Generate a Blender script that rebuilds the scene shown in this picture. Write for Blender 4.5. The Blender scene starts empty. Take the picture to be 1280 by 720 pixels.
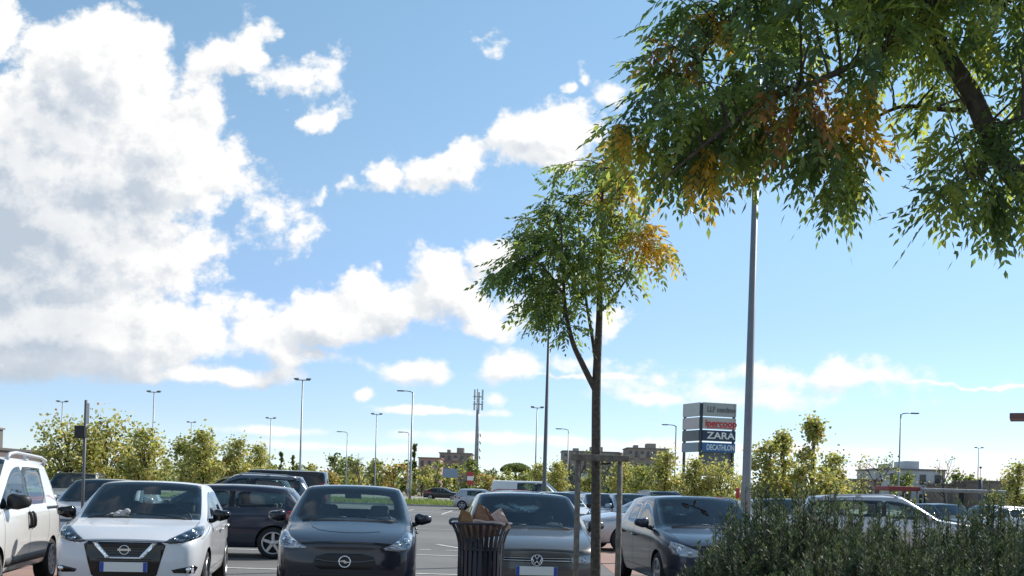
import bpy, bmesh, math, random
import numpy as np
from mathutils import Vector, Matrix
from mathutils.bvhtree import BVHTree
from mathutils.geometry import tessellate_polygon

SC = bpy.context.scene
COL = SC.collection
R = math.radians
F, CX, CY, ROLL, EYE = 1280.0, 640.0, 612.0, R(1.75), 1.48
CR, SR = math.cos(ROLL), math.sin(ROLL)

def uv(px, py):
    dx, dy = px - CX, py - CY
    return (dx*CR + dy*SR)/F, (dx*SR - dy*CR)/F
def at(px, py, D):
    u, v = uv(px, py)
    return Vector((u*D, D, EYE + v*D))
def gx(px, D, z=0.0):
    """world x of a pixel column at depth D and height z"""
    v = (z - EYE)/D*F
    return ((px - CX) - v*SR)/CR*D/F
def hz(px): return CY + (px - CX)*math.tan(ROLL)

# ---------------------------------------------------------------- materials
MATS = {}
def nodes_of(name):
    m = bpy.data.materials.new(name); m.use_nodes = True
    nt = m.node_tree
    b = nt.nodes['Principled BSDF']
    return m, nt, b
def mat(name, col, rough=.6, metal=0, coat=0, noise=0, nscale=20, bump=0, spec=None, detail=4):
    if name in MATS: return MATS[name]
    m, nt, b = nodes_of(name)
    b.inputs['Base Color'].default_value = (*col, 1)
    b.inputs['Roughness'].default_value = rough
    b.inputs['Metallic'].default_value = metal
    b.inputs['Coat Weight'].default_value = coat
    b.inputs['Coat Roughness'].default_value = .04
    if spec is not None: b.inputs['Specular IOR Level'].default_value = spec
    if noise or bump:
        tc = nt.nodes.new('ShaderNodeTexCoord')
        n = nt.nodes.new('ShaderNodeTexNoise')
        n.inputs['Scale'].default_value = nscale; n.inputs['Detail'].default_value = detail
        nt.links.new(tc.outputs['Object'], n.inputs['Vector'])
        if noise:
            r = nt.nodes.new('ShaderNodeValToRGB')
            r.color_ramp.elements[0].position = .3; r.color_ramp.elements[1].position = .7
            r.color_ramp.elements[0].color = (*[max(0, c*(1-noise)) for c in col], 1)
            r.color_ramp.elements[1].color = (*[min(1, c*(1+noise)) for c in col], 1)
            nt.links.new(n.outputs['Fac'], r.inputs['Fac'])
            nt.links.new(r.outputs['Color'], b.inputs['Base Color'])
        if bump:
            bp = nt.nodes.new('ShaderNodeBump'); bp.inputs['Strength'].default_value = bump
            bp.inputs['Distance'].default_value = .02
            nt.links.new(n.outputs['Fac'], bp.inputs['Height'])
            nt.links.new(bp.outputs['Normal'], b.inputs['Normal'])
    MATS[name] = m
    return m
def paint(name, col, metal=.0, rough=.38, dirt=.12):
    """car paint: clear coat over a base, with a film of road dust"""
    if name in MATS: return MATS[name]
    m, nt, b = nodes_of(name)
    tc = nt.nodes.new('ShaderNodeTexCoord')
    n = nt.nodes.new('ShaderNodeTexNoise'); n.inputs['Scale'].default_value = 3.2; n.inputs['Detail'].default_value = 7
    n.inputs['Roughness'].default_value = .62
    nt.links.new(tc.outputs['Object'], n.inputs['Vector'])
    r = nt.nodes.new('ShaderNodeValToRGB')
    r.color_ramp.elements[0].position = .42; r.color_ramp.elements[1].position = .78
    r.color_ramp.elements[0].color = (0, 0, 0, 1); r.color_ramp.elements[1].color = (dirt, dirt, dirt, 1)
    nt.links.new(n.outputs['Fac'], r.inputs['Fac'])
    mx = nt.nodes.new('ShaderNodeMix'); mx.data_type = 'RGBA'
    mx.inputs[6].default_value = (*col, 1); mx.inputs[7].default_value = (.36, .33, .29, 1)
    nt.links.new(r.outputs['Color'], mx.inputs[0])
    nt.links.new(mx.outputs[2], b.inputs['Base Color'])
    b.inputs['Metallic'].default_value = metal
    b.inputs['Roughness'].default_value = rough
    b.inputs['Coat Weight'].default_value = .9
    b.inputs['Specular IOR Level'].default_value = .5 if max(col) > .2 else .2
    ma = nt.nodes.new('ShaderNodeMapRange')
    ma.inputs['To Min'].default_value = .03; ma.inputs['To Max'].default_value = .16
    nt.links.new(n.outputs['Fac'], ma.inputs['Value'])
    nt.links.new(ma.outputs['Result'], b.inputs['Coat Roughness'])
    MATS[name] = m
    return m
def glass(name, tint, refl=1.0, base=(.02, .03, .03), solid=0.0):
    if name in MATS: return MATS[name]
    m = bpy.data.materials.new(name); m.use_nodes = True
    nt = m.node_tree; nt.nodes.clear()
    out = nt.nodes.new('ShaderNodeOutputMaterial')
    tr = nt.nodes.new('ShaderNodeBsdfTransparent'); tr.inputs['Color'].default_value = (*tint, 1)
    gl = nt.nodes.new('ShaderNodeBsdfGlossy'); gl.inputs['Roughness'].default_value = .02
    gl.inputs['Color'].default_value = (.9, .95, 1, 1)
    fr = nt.nodes.new('ShaderNodeFresnel'); fr.inputs['IOR'].default_value = 1.5
    mt = nt.nodes.new('ShaderNodeMath'); mt.operation = 'MULTIPLY_ADD'
    mt.inputs[1].default_value = 1.25*refl; mt.inputs[2].default_value = .03*refl
    mt.use_clamp = True
    nt.links.new(fr.outputs[0], mt.inputs[0])
    mx = nt.nodes.new('ShaderNodeMixShader')
    nt.links.new(mt.outputs[0], mx.inputs[0]); nt.links.new(tr.outputs[0], mx.inputs[1]); nt.links.new(gl.outputs[0], mx.inputs[2])
    nt.links.new(mx.outputs[0], out.inputs['Surface'])
    MATS[name] = m
    return m
def leafmat(name, col, trans, rough=.5, tfac=.45):
    if name in MATS: return MATS[name]
    m = bpy.data.materials.new(name); m.use_nodes = True
    nt = m.node_tree; b = nt.nodes['Principled BSDF']; out = nt.nodes['Material Output']
    b.inputs['Base Color'].default_value = (*col, 1); b.inputs['Roughness'].default_value = rough
    b.inputs['Specular IOR Level'].default_value = .4
    t = nt.nodes.new('ShaderNodeBsdfTranslucent'); t.inputs['Color'].default_value = (*trans, 1)
    tc = nt.nodes.new('ShaderNodeTexCoord'); nz = nt.nodes.new('ShaderNodeTexNoise'); nz.inputs['Scale'].default_value = 7; nz.inputs['Detail'].default_value = 3
    nt.links.new(tc.outputs['Object'], nz.inputs['Vector'])
    for src, c, k in ((b, col, 'Base Color'), (t, trans, 'Color')):
        rp = nt.nodes.new('ShaderNodeValToRGB'); e = rp.color_ramp.elements
        e[0].position = .32; e[1].position = .68
        e[0].color = (c[0]*.66, c[1]*.74, c[2]*.8, 1); e[1].color = (min(1, c[0]*1.36), min(1, c[1]*1.26), c[2]*1.15, 1)
        nt.links.new(nz.outputs['Fac'], rp.inputs[0]); nt.links.new(rp.outputs[0], src.inputs[k])
    mx = nt.nodes.new('ShaderNodeMixShader'); mx.inputs[0].default_value = tfac
    nt.links.new(b.outputs[0], mx.inputs[1]); nt.links.new(t.outputs[0], mx.inputs[2])
    nt.links.new(mx.outputs[0], out.inputs['Surface'])
    MATS[name] = m
    return m

# ---------------------------------------------------------------- objects
def link(name, me, mats, parent=None, loc=None, rot=None):
    o = bpy.data.objects.new(name, me); COL.objects.link(o)
    if mats is not None:
        if not isinstance(mats, (list, tuple)): mats = [mats]
        if len(me.materials) == 0:
            for m in mats: me.materials.append(m)
    if parent is not None: o.parent = parent
    if loc is not None: o.location = loc
    if rot is not None: o.rotation_euler = rot
    return o
def tag(o, label=None, cat=None, group=None, kind=None):
    if label: o['label'] = label
    if cat: o['category'] = cat
    if group: o['group'] = group
    if kind: o['kind'] = kind
    return o
def empty(name, loc=(0, 0, 0), rz=0, label=None, cat=None, group=None):
    o = bpy.data.objects.new(name, None); COL.objects.link(o)
    o.empty_display_size = .3
    o.location = loc; o.rotation_euler = (0, 0, rz)
    return tag(o, label, cat, group)
def kids(o): return [c for c in COL.objects if c.parent == o]
def copy_tree(root, loc, rz, label, group=None, repaint=None, tree=None, scale=None):
    tree = tree or {}
    r = root.copy(); COL.objects.link(r)
    r.location = loc; r.rotation_euler = (0, 0, rz)
    if scale: r.scale = scale
    if label: r['label'] = label
    if group: r['group'] = group
    def rec(src, dst):
        for ch in tree.get(src.name, None) or kids(src):
            c = ch.copy(); COL.objects.link(c); c.parent = dst
            if repaint:
                for sl in c.material_slots:
                    if sl.material in repaint:
                        nm = repaint[sl.material]; sl.link = 'OBJECT'; sl.material = nm
            rec(ch, c)
    rec(root, r)
    return r
class MB:
    """collects shapes into one bmesh"""
    def __init__(s): s.bm = bmesh.new(); s.mi = 0
    def box(s, c, d, rz=0, rx=0, ry=0, bevel=0, mi=None):
        M = Matrix.Translation(c) @ Matrix.Rotation(rz, 4, 'Z') @ Matrix.Rotation(ry, 4, 'Y') @ Matrix.Rotation(rx, 4, 'X') @ Matrix.Diagonal((*d, 1))
        r = bmesh.ops.create_cube(s.bm, size=1, matrix=M)
        vs = r['verts']; fs = list({f for v in vs for f in v.link_faces})
        if bevel:
            es = list({e for v in vs for e in v.link_edges})
            rr = bmesh.ops.bevel(s.bm, geom=es, offset=bevel, segments=2, affect='EDGES', profile=.5)
            fs = rr['faces'] + [f for f in fs if f.is_valid]
        for f in fs: f.material_index = s.mi if mi is None else mi
        return s
    def tube(s, pts, rad, n=8, caps=True, mi=None):
        pts = [Vector(p) for p in pts]
        if not isinstance(rad, (list, tuple)): rad = [rad]*len(pts)
        rings = []
        ref = None
        for i, p in enumerate(pts):
            t = (pts[min(i+1, len(pts)-1)] - pts[max(i-1, 0)])
            if t.length < 1e-9: t = Vector((0, 0, 1))
            t.normalize()
            if ref is None:
                ref = Vector((0, 0, 1)) if abs(t.z) < .9 else Vector((1, 0, 0))
            a = t.cross(ref); a.normalize(); b = a.cross(t); b.normalize()
            ref = b
            rings.append([s.bm.verts.new(p + (a*math.cos(k*2*math.pi/n) + b*math.sin(k*2*math.pi/n))*rad[i]) for k in range(n)])
        fs = []
        for i in range(len(rings)-1):
            for k in range(n):
                f = s.bm.faces.new((rings[i][k], rings[i][(k+1) % n], rings[i+1][(k+1) % n], rings[i+1][k])); f.smooth = True; fs.append(f)
        if caps:
            fs.append(s.bm.faces.new(rings[0][::-1])); fs.append(s.bm.faces.new(rings[-1]))
        for f in fs: f.material_index = s.mi if mi is None else mi
        return s
    def lathe(s, prof, n=24, M=None, mi=None, closed=False):
        M = M or Matrix.Identity(4)
        rings = [[s.bm.verts.new(M @ Vector((r*math.cos(2*math.pi*k/n), r*math.sin(2*math.pi*k/n), z))) for k in range(n)] for r, z in prof]
        m = len(rings)
        for i in range(m if closed else m-1):
            for k in range(n):
                f = s.bm.faces.new((rings[i][k], rings[i][(k+1) % n], rings[(i+1) % m][(k+1) % n], rings[(i+1) % m][k])); f.smooth = True
                f.material_index = s.mi if mi is None else mi
        return s
    def ball(s, c, d, sub=2, M=None, mi=None):
        T = Matrix.Translation(c) @ (M or Matrix.Identity(4)) @ Matrix.Diagonal((*[x/2 for x in d], 1))
        r = bmesh.ops.create_icosphere(s.bm, subdivisions=sub, radius=1, matrix=T)
        for f in {f for v in r['verts'] for f in v.link_faces}:
            f.smooth = True; f.material_index = s.mi if mi is None else mi
        return s
    def face(s, pts, mi=None):
        f = s.bm.faces.new([s.bm.verts.new(p) for p in pts]); f.material_index = s.mi if mi is None else mi
        return s
    def mesh(s, name, fix=True):
        if fix: bmesh.ops.recalc_face_normals(s.bm, faces=s.bm.faces)
        me = bpy.data.meshes.new(name); s.bm.to_mesh(me); s.bm.free(); return me
    def build(s, name, mats, parent=None, **k): return link(name, s.mesh(name), mats, parent, **k)

def np_mesh(name, V, midx=None):
    """V: (N,k,3) array of separate k-gons -> mesh"""
    N, k = V.shape[:2]
    me = bpy.data.meshes.new(name)
    me.vertices.add(N*k); me.vertices.foreach_set('co', V.reshape(-1).astype(np.float32))
    me.loops.add(N*k); me.loops.foreach_set('vertex_index', np.arange(N*k, dtype=np.int32))
    me.polygons.add(N); me.polygons.foreach_set('loop_start', np.arange(0, N*k, k, dtype=np.int32))
    me.polygons.foreach_set('loop_total', np.full(N, k, dtype=np.int32))
    if midx is not None: me.polygons.foreach_set('material_index', midx.astype(np.int32))
    me.update(); me.validate()
    return me
# ================================================================ camera
cam = bpy.data.cameras.new('camera'); cam.sensor_width = 36; cam.lens = F/1280*36
cam.shift_y = (CY - 360)/1280; cam.clip_end = 6000; cam.clip_start = .05
co = bpy.data.objects.new('camera', cam); COL.objects.link(co)
co.location = (0, 0, EYE); co.rotation_euler = (R(90), -ROLL, 0)
SC.camera = co
# ================================================================ light
SUN_EL, SUN_AZ = R(40), R(52)       # azimuth measured from +Y (the view) towards +X
sd = Vector((math.sin(SUN_AZ)*math.cos(SUN_EL), math.cos(SUN_AZ)*math.cos(SUN_EL), math.sin(SUN_EL)))
sl = bpy.data.lights.new('sun', 'SUN'); sl.energy = 4.1; sl.angle = R(.55); sl.color = (1, .945, .86)
so = bpy.data.objects.new('sun', sl); COL.objects.link(so)
so.rotation_euler = sd.to_track_quat('Z', 'Y').to_euler(); so.location = sd*50
SC.view_settings.view_transform = 'Standard'; SC.view_settings.look = 'None'
SC.view_settings.exposure = .46; SC.view_settings.gamma = 1
SC.view_settings.use_curve_mapping = False
# ================================================================ sky with clouds
W = bpy.data.worlds.new('World'); SC.world = W; W.use_nodes = True
nt = W.node_tree; nt.nodes.clear()
def N(tree, t, **k):
    n = tree.nodes.new(t)
    for a, b in k.items(): setattr(n, a, b)
    return n
CLOUDS = [  # px, py, rx, ry, weight : where the clouds stand in the sky
 (20, 240, 225, 200, 2.1), (135, 85, 96, 74, 1.7), (215, 195, 84, 92, 1.6), (140, 330, 130, 90, 1.5), (0, 45, 36, 46, .8), (70, 415, 225, 66, 2.1), (215, 330, 52, 70, .9),
 (235, 415, 62, 44, .95), (250, 470, 120, 16, .85), (330, 262, 32, 38, .42), (385, 296, 18, 12, .4), (200, 130, 56, 60, .75),
 (305, 75, 58, 22, .60), (368, 102, 48, 30, .68), (413, 148, 22, 18, .6), (320, 30, 22, 18, .38),
 (545, 203, 52, 34, .95), (573, 182, 26, 16, .7), (676, 172, 72, 34, .95), (705, 150, 34, 24, .8), (740, 165, 32, 16, .65), (478, 214, 20, 20, .72), (442, 234, 16, 13, .5), (404, 246, 10, 12, .45), (772, 132, 30, 22, .55), (735, 92, 8, 11, .5), (708, 106, 7, 9, .42), (612, 66, 14, 12, .3),
 (395, 402, 115, 36, 1.05), (536, 352, 48, 48, 1.0), (475, 384, 80, 38, 1.0), (326, 405, 44, 40, .75), (392, 442, 45, 16, .6), (352, 440, 20, 26, .55), (590, 384, 46, 24, .65), (612, 406, 50, 18, .7), (615, 322, 40, 22, .8), (672, 372, 36, 30, .5),
 (520, 467, 46, 20, .8), (640, 460, 50, 20, .7), (705, 452, 50, 17, .55), (765, 405, 30, 22, .7), (455, 496, 14, 8, .5), (822, 501, 36, 9, .7), (830, 478, 16, 12, .55), (620, 500, 16, 8, .4),
 (548, 515, 90, 6, .62), (650, 548, 170, 9, .45), (1000, 470, 190, 16, .30), (940, 492, 160, 14, .24), (1210, 481, 120, 4, .5), (340, 538, 80, 6, .42), (440, 560, 160, 7, .4), (930, 560, 300, 10, .42), (1180, 590, 160, 14, .55), (820, 572, 120, 12, .5), (700, 470, 130, 5, .45),
]
PUFF, FBM = 1.1, 2.0
g = bpy.data.node_groups.new('cloud_thickness', 'ShaderNodeTree')
g.interface.new_socket('P', in_out='INPUT', socket_type='NodeSocketVector')
g.interface.new_socket('D', in_out='OUTPUT', socket_type='NodeSocketFloat')
gi = N(g, 'NodeGroupInput'); go = N(g, 'NodeGroupOutput')
wn = N(g, 'ShaderNodeTexNoise', noise_dimensions='2D'); wn.inputs['Scale'].default_value = 13; wn.inputs['Detail'].default_value = 4; wn.inputs['Roughness'].default_value = .6
g.links.new(gi.outputs[0], wn.inputs['Vector'])
wa = N(g, 'ShaderNodeVectorMath', operation='MULTIPLY_ADD')
gsx = N(g, 'ShaderNodeSeparateXYZ'); g.links.new(gi.outputs[0], gsx.inputs[0])
gw = N(g, 'ShaderNodeMapRange'); gw.inputs['From Min'].default_value = .05; gw.inputs['From Max'].default_value = .19; gw.inputs['To Min'].default_value = .005; gw.inputs['To Max'].default_value = .054
g.links.new(gsx.outputs['Y'], gw.inputs['Value'])
ws = N(g, 'ShaderNodeVectorMath', operation='SUBTRACT'); ws.inputs[1].default_value = (.5, .5, .5); g.links.new(wn.outputs['Color'], ws.inputs[0])
wz = N(g, 'ShaderNodeVectorMath', operation='MULTIPLY'); wz.inputs[1].default_value = (1, 1, 0); g.links.new(ws.outputs[0], wz.inputs[0])
g.links.new(wz.outputs[0], wa.inputs[0]); g.links.new(gw.outputs[0], wa.inputs[1]); g.links.new(gi.outputs[0], wa.inputs[2])
last = None
for (px, py, rx, ry, w) in CLOUDS:
    if rx < 60 and ry > 7: rx, ry, w = rx*1.03, ry*1.0, w*.86
    u, v = uv(px, py)
    s = N(g, 'ShaderNodeVectorMath', operation='MULTIPLY_ADD')
    a, b = F/rx, F/ry
    s.inputs[1].default_value = (a, b, 0); s.inputs[2].default_value = (-u*a, -v*b, 0)
    g.links.new(wa.outputs[0], s.inputs[0])
    l = N(g, 'ShaderNodeVectorMath', operation='LENGTH'); g.links.new(s.outputs[0], l.inputs[0])
    m = N(g, 'ShaderNodeMath', operation='MULTIPLY_ADD'); m.inputs[1].default_value = -w; m.inputs[2].default_value = w
    g.links.new(l.outputs['Value'], m.inputs[0])
    if last is None: last = m
    else:
        x = N(g, 'ShaderNodeMath', operation='SMOOTH_MAX'); x.inputs[2].default_value = .18
        g.links.new(last.outputs[0], x.inputs[0]); g.links.new(m.outputs[0], x.inputs[1]); last = x
fm = N(g, 'ShaderNodeVectorMath', operation='MULTIPLY'); fm.inputs[1].default_value = (1, 1.2, 1)
g.links.new(gi.outputs[0], fm.inputs[0])
fb = N(g, 'ShaderNodeTexNoise', noise_dimensions='2D'); fb.inputs['Scale'].default_value = 15; fb.inputs['Detail'].default_value = 9; fb.inputs['Roughness'].default_value = .6
g.links.new(fm.outputs[0], fb.inputs['Vector'])
vw = N(g, 'ShaderNodeVectorMath', operation='MULTIPLY_ADD'); vw.inputs[1].default_value = (.016, .016, 0)
g.links.new(wn.outputs['Color'], vw.inputs[0]); g.links.new(fm.outputs[0], vw.inputs[2])
vo = N(g, 'ShaderNodeTexVoronoi', voronoi_dimensions='2D', feature='F1', normalize=True); vo.inputs['Scale'].default_value = 24; vo.inputs['Detail'].default_value = 3.6; vo.inputs['Roughness'].default_value = .55; vo.inputs['Lacunarity'].default_value = 2.3
g.links.new(vw.outputs[0], vo.inputs['Vector'])
vs = N(g, 'ShaderNodeMath', operation='MULTIPLY_ADD'); vs.inputs[1].default_value = -PUFF; vs.inputs[2].default_value = PUFF*.42
g.links.new(vo.outputs['Distance'], vs.inputs[0])
fq = N(g, 'ShaderNodeMath', operation='MULTIPLY_ADD'); fq.inputs[1].default_value = FBM; fq.inputs[2].default_value = -FBM*.5
g.links.new(fb.outputs['Fac'], fq.inputs[0])
fs = N(g, 'ShaderNodeMath', operation='ADD'); g.links.new(fq.outputs[0], fs.inputs[0]); g.links.new(vs.outputs[0], fs.inputs[1])
gm = N(g, 'ShaderNodeMapRange'); gm.inputs['From Min'].default_value = .03; gm.inputs['From Max'].default_value = .19; gm.inputs['To Min'].default_value = .32
g.links.new(gsx.outputs['Y'], gm.inputs['Value'])
fa = N(g, 'ShaderNodeMath', operation='MULTIPLY_ADD'); g.links.new(fs.outputs[0], fa.inputs[0]); g.links.new(gm.outputs[0], fa.inputs[1]); g.links.new(last.outputs[0], fa.inputs[2])
g.links.new(fa.outputs[0], go.inputs[0])

tc = N(nt, 'ShaderNodeTexCoord'); sx = N(nt, 'ShaderNodeSeparateXYZ'); nt.links.new(tc.outputs['Generated'], sx.inputs[0])
ym = N(nt, 'ShaderNodeMath', operation='MAXIMUM'); ym.inputs[1].default_value = .05; nt.links.new(sx.outputs['Y'], ym.inputs[0])
du = N(nt, 'ShaderNodeMath', operation='DIVIDE'); nt.links.new(sx.outputs['X'], du.inputs[0]); nt.links.new(ym.outputs[0], du.inputs[1])
dv = N(nt, 'ShaderNodeMath', operation='DIVIDE'); nt.links.new(sx.outputs['Z'], dv.inputs[0]); nt.links.new(ym.outputs[0], dv.inputs[1])
cb = N(nt, 'ShaderNodeCombineXYZ'); nt.links.new(du.outputs[0], cb.inputs[0]); nt.links.new(dv.outputs[0], cb.inputs[1])
def thick(off):
    q = N(nt, 'ShaderNodeGroup'); q.node_tree = g
    a = N(nt, 'ShaderNodeVectorMath', operation='ADD'); a.inputs[1].default_value = (*off, 0)
    nt.links.new(cb.outputs[0], a.inputs[0]); nt.links.new(a.outputs[0], q.inputs[0]); return q
d0, d1, d2 = thick((0, 0)), thick((.012, .014)), thick((.045, .060))
def mr(src, a, b, c, d, smooth=True):
    m = N(nt, 'ShaderNodeMapRange'); m.interpolation_type = 'SMOOTHSTEP' if smooth else 'LINEAR'
    m.inputs['From Min'].default_value = a; m.inputs['From Max'].default_value = b
    m.inputs['To Min'].default_value = c; m.inputs['To Max'].default_value = d
    nt.links.new(src, m.inputs['Value']); return m.outputs['Result']
def mth(op, a, b):
    m = N(nt, 'ShaderNodeMath', operation=op)
    for i, x in enumerate((a, b)):
        if isinstance(x, (int, float)): m.inputs[i].default_value = x
        else: nt.links.new(x, m.inputs[i])
    return m.outputs[0]
alpha = mr(d0.outputs[0], -.04, .46, 0, 1)
fwd = mr(sx.outputs['Y'], .12, .3, 0, 1)
alpha = mth('MULTIPLY', alpha, fwd)
# other clouds all round, so that the bodywork has a sky to mirror
ob = N(nt, 'ShaderNodeTexNoise'); ob.inputs['Scale'].default_value = 2.6; ob.inputs['Detail'].default_value = 8; ob.inputs['Roughness'].default_value = .6
nt.links.new(tc.outputs['Generated'], ob.inputs['Vector'])
oa = mr(ob.outputs['Fac'], .52, .68, 0, .9)
back = mr(sx.outputs['Y'], .1, .35, 1, 0)
high = mr(dv.outputs[0], .75, 1.2, 0, 1)
oa = mth('MULTIPLY', oa, mth('MAXIMUM', back, high))
alpha = mth('MAXIMUM', alpha, oa)
# self shading: how much cloud lies towards the sun
occ = mth('ADD', mth('MULTIPLY', mth('MAXIMUM', d1.outputs[0], 0), .30), mth('MULTIPLY', mth('MAXIMUM', d2.outputs[0], 0), .70))
lit = mth('POWER', 2.718, mth('MULTIPLY', mth('MINIMUM', occ, 1.9), -.68))
lit = mr(lit, .22, .95, 0, 1, False)
rel = mr(mth('SUBTRACT', d0.outputs[0], d1.outputs[0]), -.35, .35, -.26, .26, False)
lit = mth('ADD', lit, rel)
lit = mr(lit, -.05, 1.0, 0, 1, False)
cc = N(nt, 'ShaderNodeMix', data_type='RGBA'); nt.links.new(lit, cc.inputs[0])
cc.inputs[6].default_value = (.47, .54, .63, 1); cc.inputs[7].default_value = (.96, .95, .93, 1)
sky = N(nt, 'ShaderNodeTexSky'); sky.sky_type = 'NISHITA'; sky.sun_disc = False
sky.sun_elevation = SUN_EL; sky.sun_rotation = SUN_AZ; sky.altitude = 20
sky.air_density = 1.0; sky.dust_density = .0; sky.ozone_density = 1.5
SKY_S, CLOUD_S = .128, .82
tr = N(nt, 'ShaderNodeValToRGB'); tr.color_ramp.elements[0].color = (.63, .74, .98, 1); tr.color_ramp.elements[1].color = (.78, .98, .95, 1); tr.color_ramp.elements[1].position = .5
for ps_, c_ in ((.06, (.58, .67, .87)), (.16, (.61, .70, .84)), (.28, (.73, .85, .88))):
    e_ = tr.color_ramp.elements.new(ps_); e_.color = (*c_, 1)
nt.links.new(sx.outputs['Z'], tr.inputs[0])
tm_ = N(nt, 'ShaderNodeMix', data_type='RGBA', blend_type='MULTIPLY'); tm_.inputs[0].default_value = 1
hs = N(nt, 'ShaderNodeHueSaturation'); hs.inputs['Saturation'].default_value = .86; nt.links.new(sky.outputs[0], hs.inputs['Color'])
nt.links.new(hs.outputs[0], tm_.inputs[6]); nt.links.new(tr.outputs[0], tm_.inputs[7])
bs = N(nt, 'ShaderNodeBackground'); bs.inputs['Strength'].default_value = SKY_S; nt.links.new(tm_.outputs[2], bs.inputs[0])
bc = N(nt, 'ShaderNodeBackground'); bc.inputs['Strength'].default_value = CLOUD_S; nt.links.new(cc.outputs[2], bc.inputs[0])
ms = N(nt, 'ShaderNodeMixShader'); nt.links.new(alpha, ms.inputs[0]); nt.links.new(bs.outputs[0], ms.inputs[1]); nt.links.new(bc.outputs[0], ms.inputs[2])
wo = N(nt, 'ShaderNodeOutputWorld'); nt.links.new(ms.outputs[0], wo.inputs[0])
W.cycles.sampling_method = 'MANUAL'; W.cycles.sample_map_resolution = 256
# ================================================================ ground
def sheet(name, x0, x1, y0, y1, z, m, kind='structure', holes=None, parent=None):
    b = MB(); b.face([(x0, y0, z), (x1, y0, z), (x1, y1, z), (x0, y1, z)])
    o = b.build(name, m)
    if kind: o['kind'] = kind
    return o
def asphalt():
    m, nt, b = nodes_of('asphalt')
    tc = nt.nodes.new('ShaderNodeTexCoord')
    n1 = nt.nodes.new('ShaderNodeTexNoise'); n1.inputs['Scale'].default_value = .22; n1.inputs['Detail'].default_value = 8
    n2 = nt.nodes.new('ShaderNodeTexNoise'); n2.inputs['Scale'].default_value = 55; n2.inputs['Detail'].default_value = 3
    for n in (n1, n2): nt.links.new(tc.outputs['Object'], n.inputs['Vector'])
    r = nt.nodes.new('ShaderNodeValToRGB'); e = r.color_ramp.elements
    e[0].position = .3; e[0].color = (.115, .112, .108, 1); e[1].position = .72; e[1].color = (.185, .18, .172, 1)
    ad = nt.nodes.new('ShaderNodeMath'); ad.operation = 'MULTIPLY_ADD'; ad.inputs[1].default_value = .35; 
    nt.links.new(n2.outputs['Fac'], ad.inputs[0]); 
    sb = nt.nodes.new('ShaderNodeMath'); sb.operation = 'SUBTRACT'; sb.inputs[1].default_value = .17
    nt.links.new(n1.outputs['Fac'], sb.inputs[0]); nt.links.new(sb.outputs[0], ad.inputs[2])
    nt.links.new(ad.outputs[0], r.inputs[0]); nt.links.new(r.outputs[0], b.inputs['Base Color'])
    b.inputs['Roughness'].default_value = .85
    bp = nt.nodes.new('ShaderNodeBump'); bp.inputs['Strength'].default_value = .4; bp.inputs['Distance'].default_value = .006
    nt.links.new(n2.outputs['Fac'], bp.inputs['Height']); nt.links.new(bp.outputs[0], b.inputs['Normal'])
    return m
def pavers():
    m, nt, b = nodes_of('red_pavers')
    tc = nt.nodes.new('ShaderNodeTexCoord')
    br = nt.nodes.new('ShaderNodeTexBrick'); br.inputs['Scale'].default_value = 5
    br.inputs['Color1'].default_value = (.30, .17, .13, 1); br.inputs['Color2'].default_value = (.36, .22, .17, 1); br.inputs['Mortar'].default_value = (.2, .17, .15, 1)
    br.inputs['Mortar Size'].default_value = .015
    nt.links.new(tc.outputs['Object'], br.inputs['Vector']); nt.links.new(br.outputs['Color'], b.inputs['Base Color'])
    b.inputs['Roughness'].default_value = .85
    return m
earth = mat('dry_earth', (.20, .17, .11), .95, noise=.35, nscale=.05)
sheet('ground', -3000, 3000, -300, 5200, -.02, earth)
asph = asphalt(); pav = pavers()
sheet('car_park', -160, 190, -12, 78, 0, asph)
sheet('paving', -16, -5.0, 8.6, 17.0, .004, pav)
sheet('paving', 1.9, 40, 18.6, 31, .004, pav)
sheet('footpath', -40, 60, 1.0, 8.0, .004, mat('footpath_concrete', (.17, .17, .165), .9, noise=.2, nscale=2.5))
conc = mat('kerb_concrete', (.34, .33, .30), .9, noise=.25, nscale=6)
white = mat('road_paint', (.62, .61, .57), .8, noise=.25, nscale=9)
# planting bed with kerb where the hedge and the young tree stand
soil = mat('bed_soil', (.11, .085, .06), .95, noise=.4, nscale=14, bump=.6)
sheet('planting_bed', -.1, 14, 4.2, 9.9, .06, soil)
b = MB(); b.box((6.95, 10.0, .065), (14.3, .16, .15), bevel=.02); b.box((-.18, 7.05, .065), (.16, 5.7, .15), bevel=.02); b.box((6.95, 4.1, .065), (14.3, .16, .15), bevel=.02)
b.build('kerb', conc)['kind'] = 'structure'
# far kerb, verge, road beyond
grassm = mat('verge_grass', (.16, .20, .055), .95, noise=.45, nscale=.8, bump=.5)
b = MB(); b.box((-15, 78.1, .06), (290, .3, .16)); b.build('kerb', conc)['kind'] = 'structure'
sheet('verge', -160, 190, 78.25, 106, .1, grassm)
roadm = mat('road_asphalt', (.30, .28, .245), .9, noise=.15, nscale=.4)
sheet('road', -300, 400, 107, 150, .05, roadm)
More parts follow.
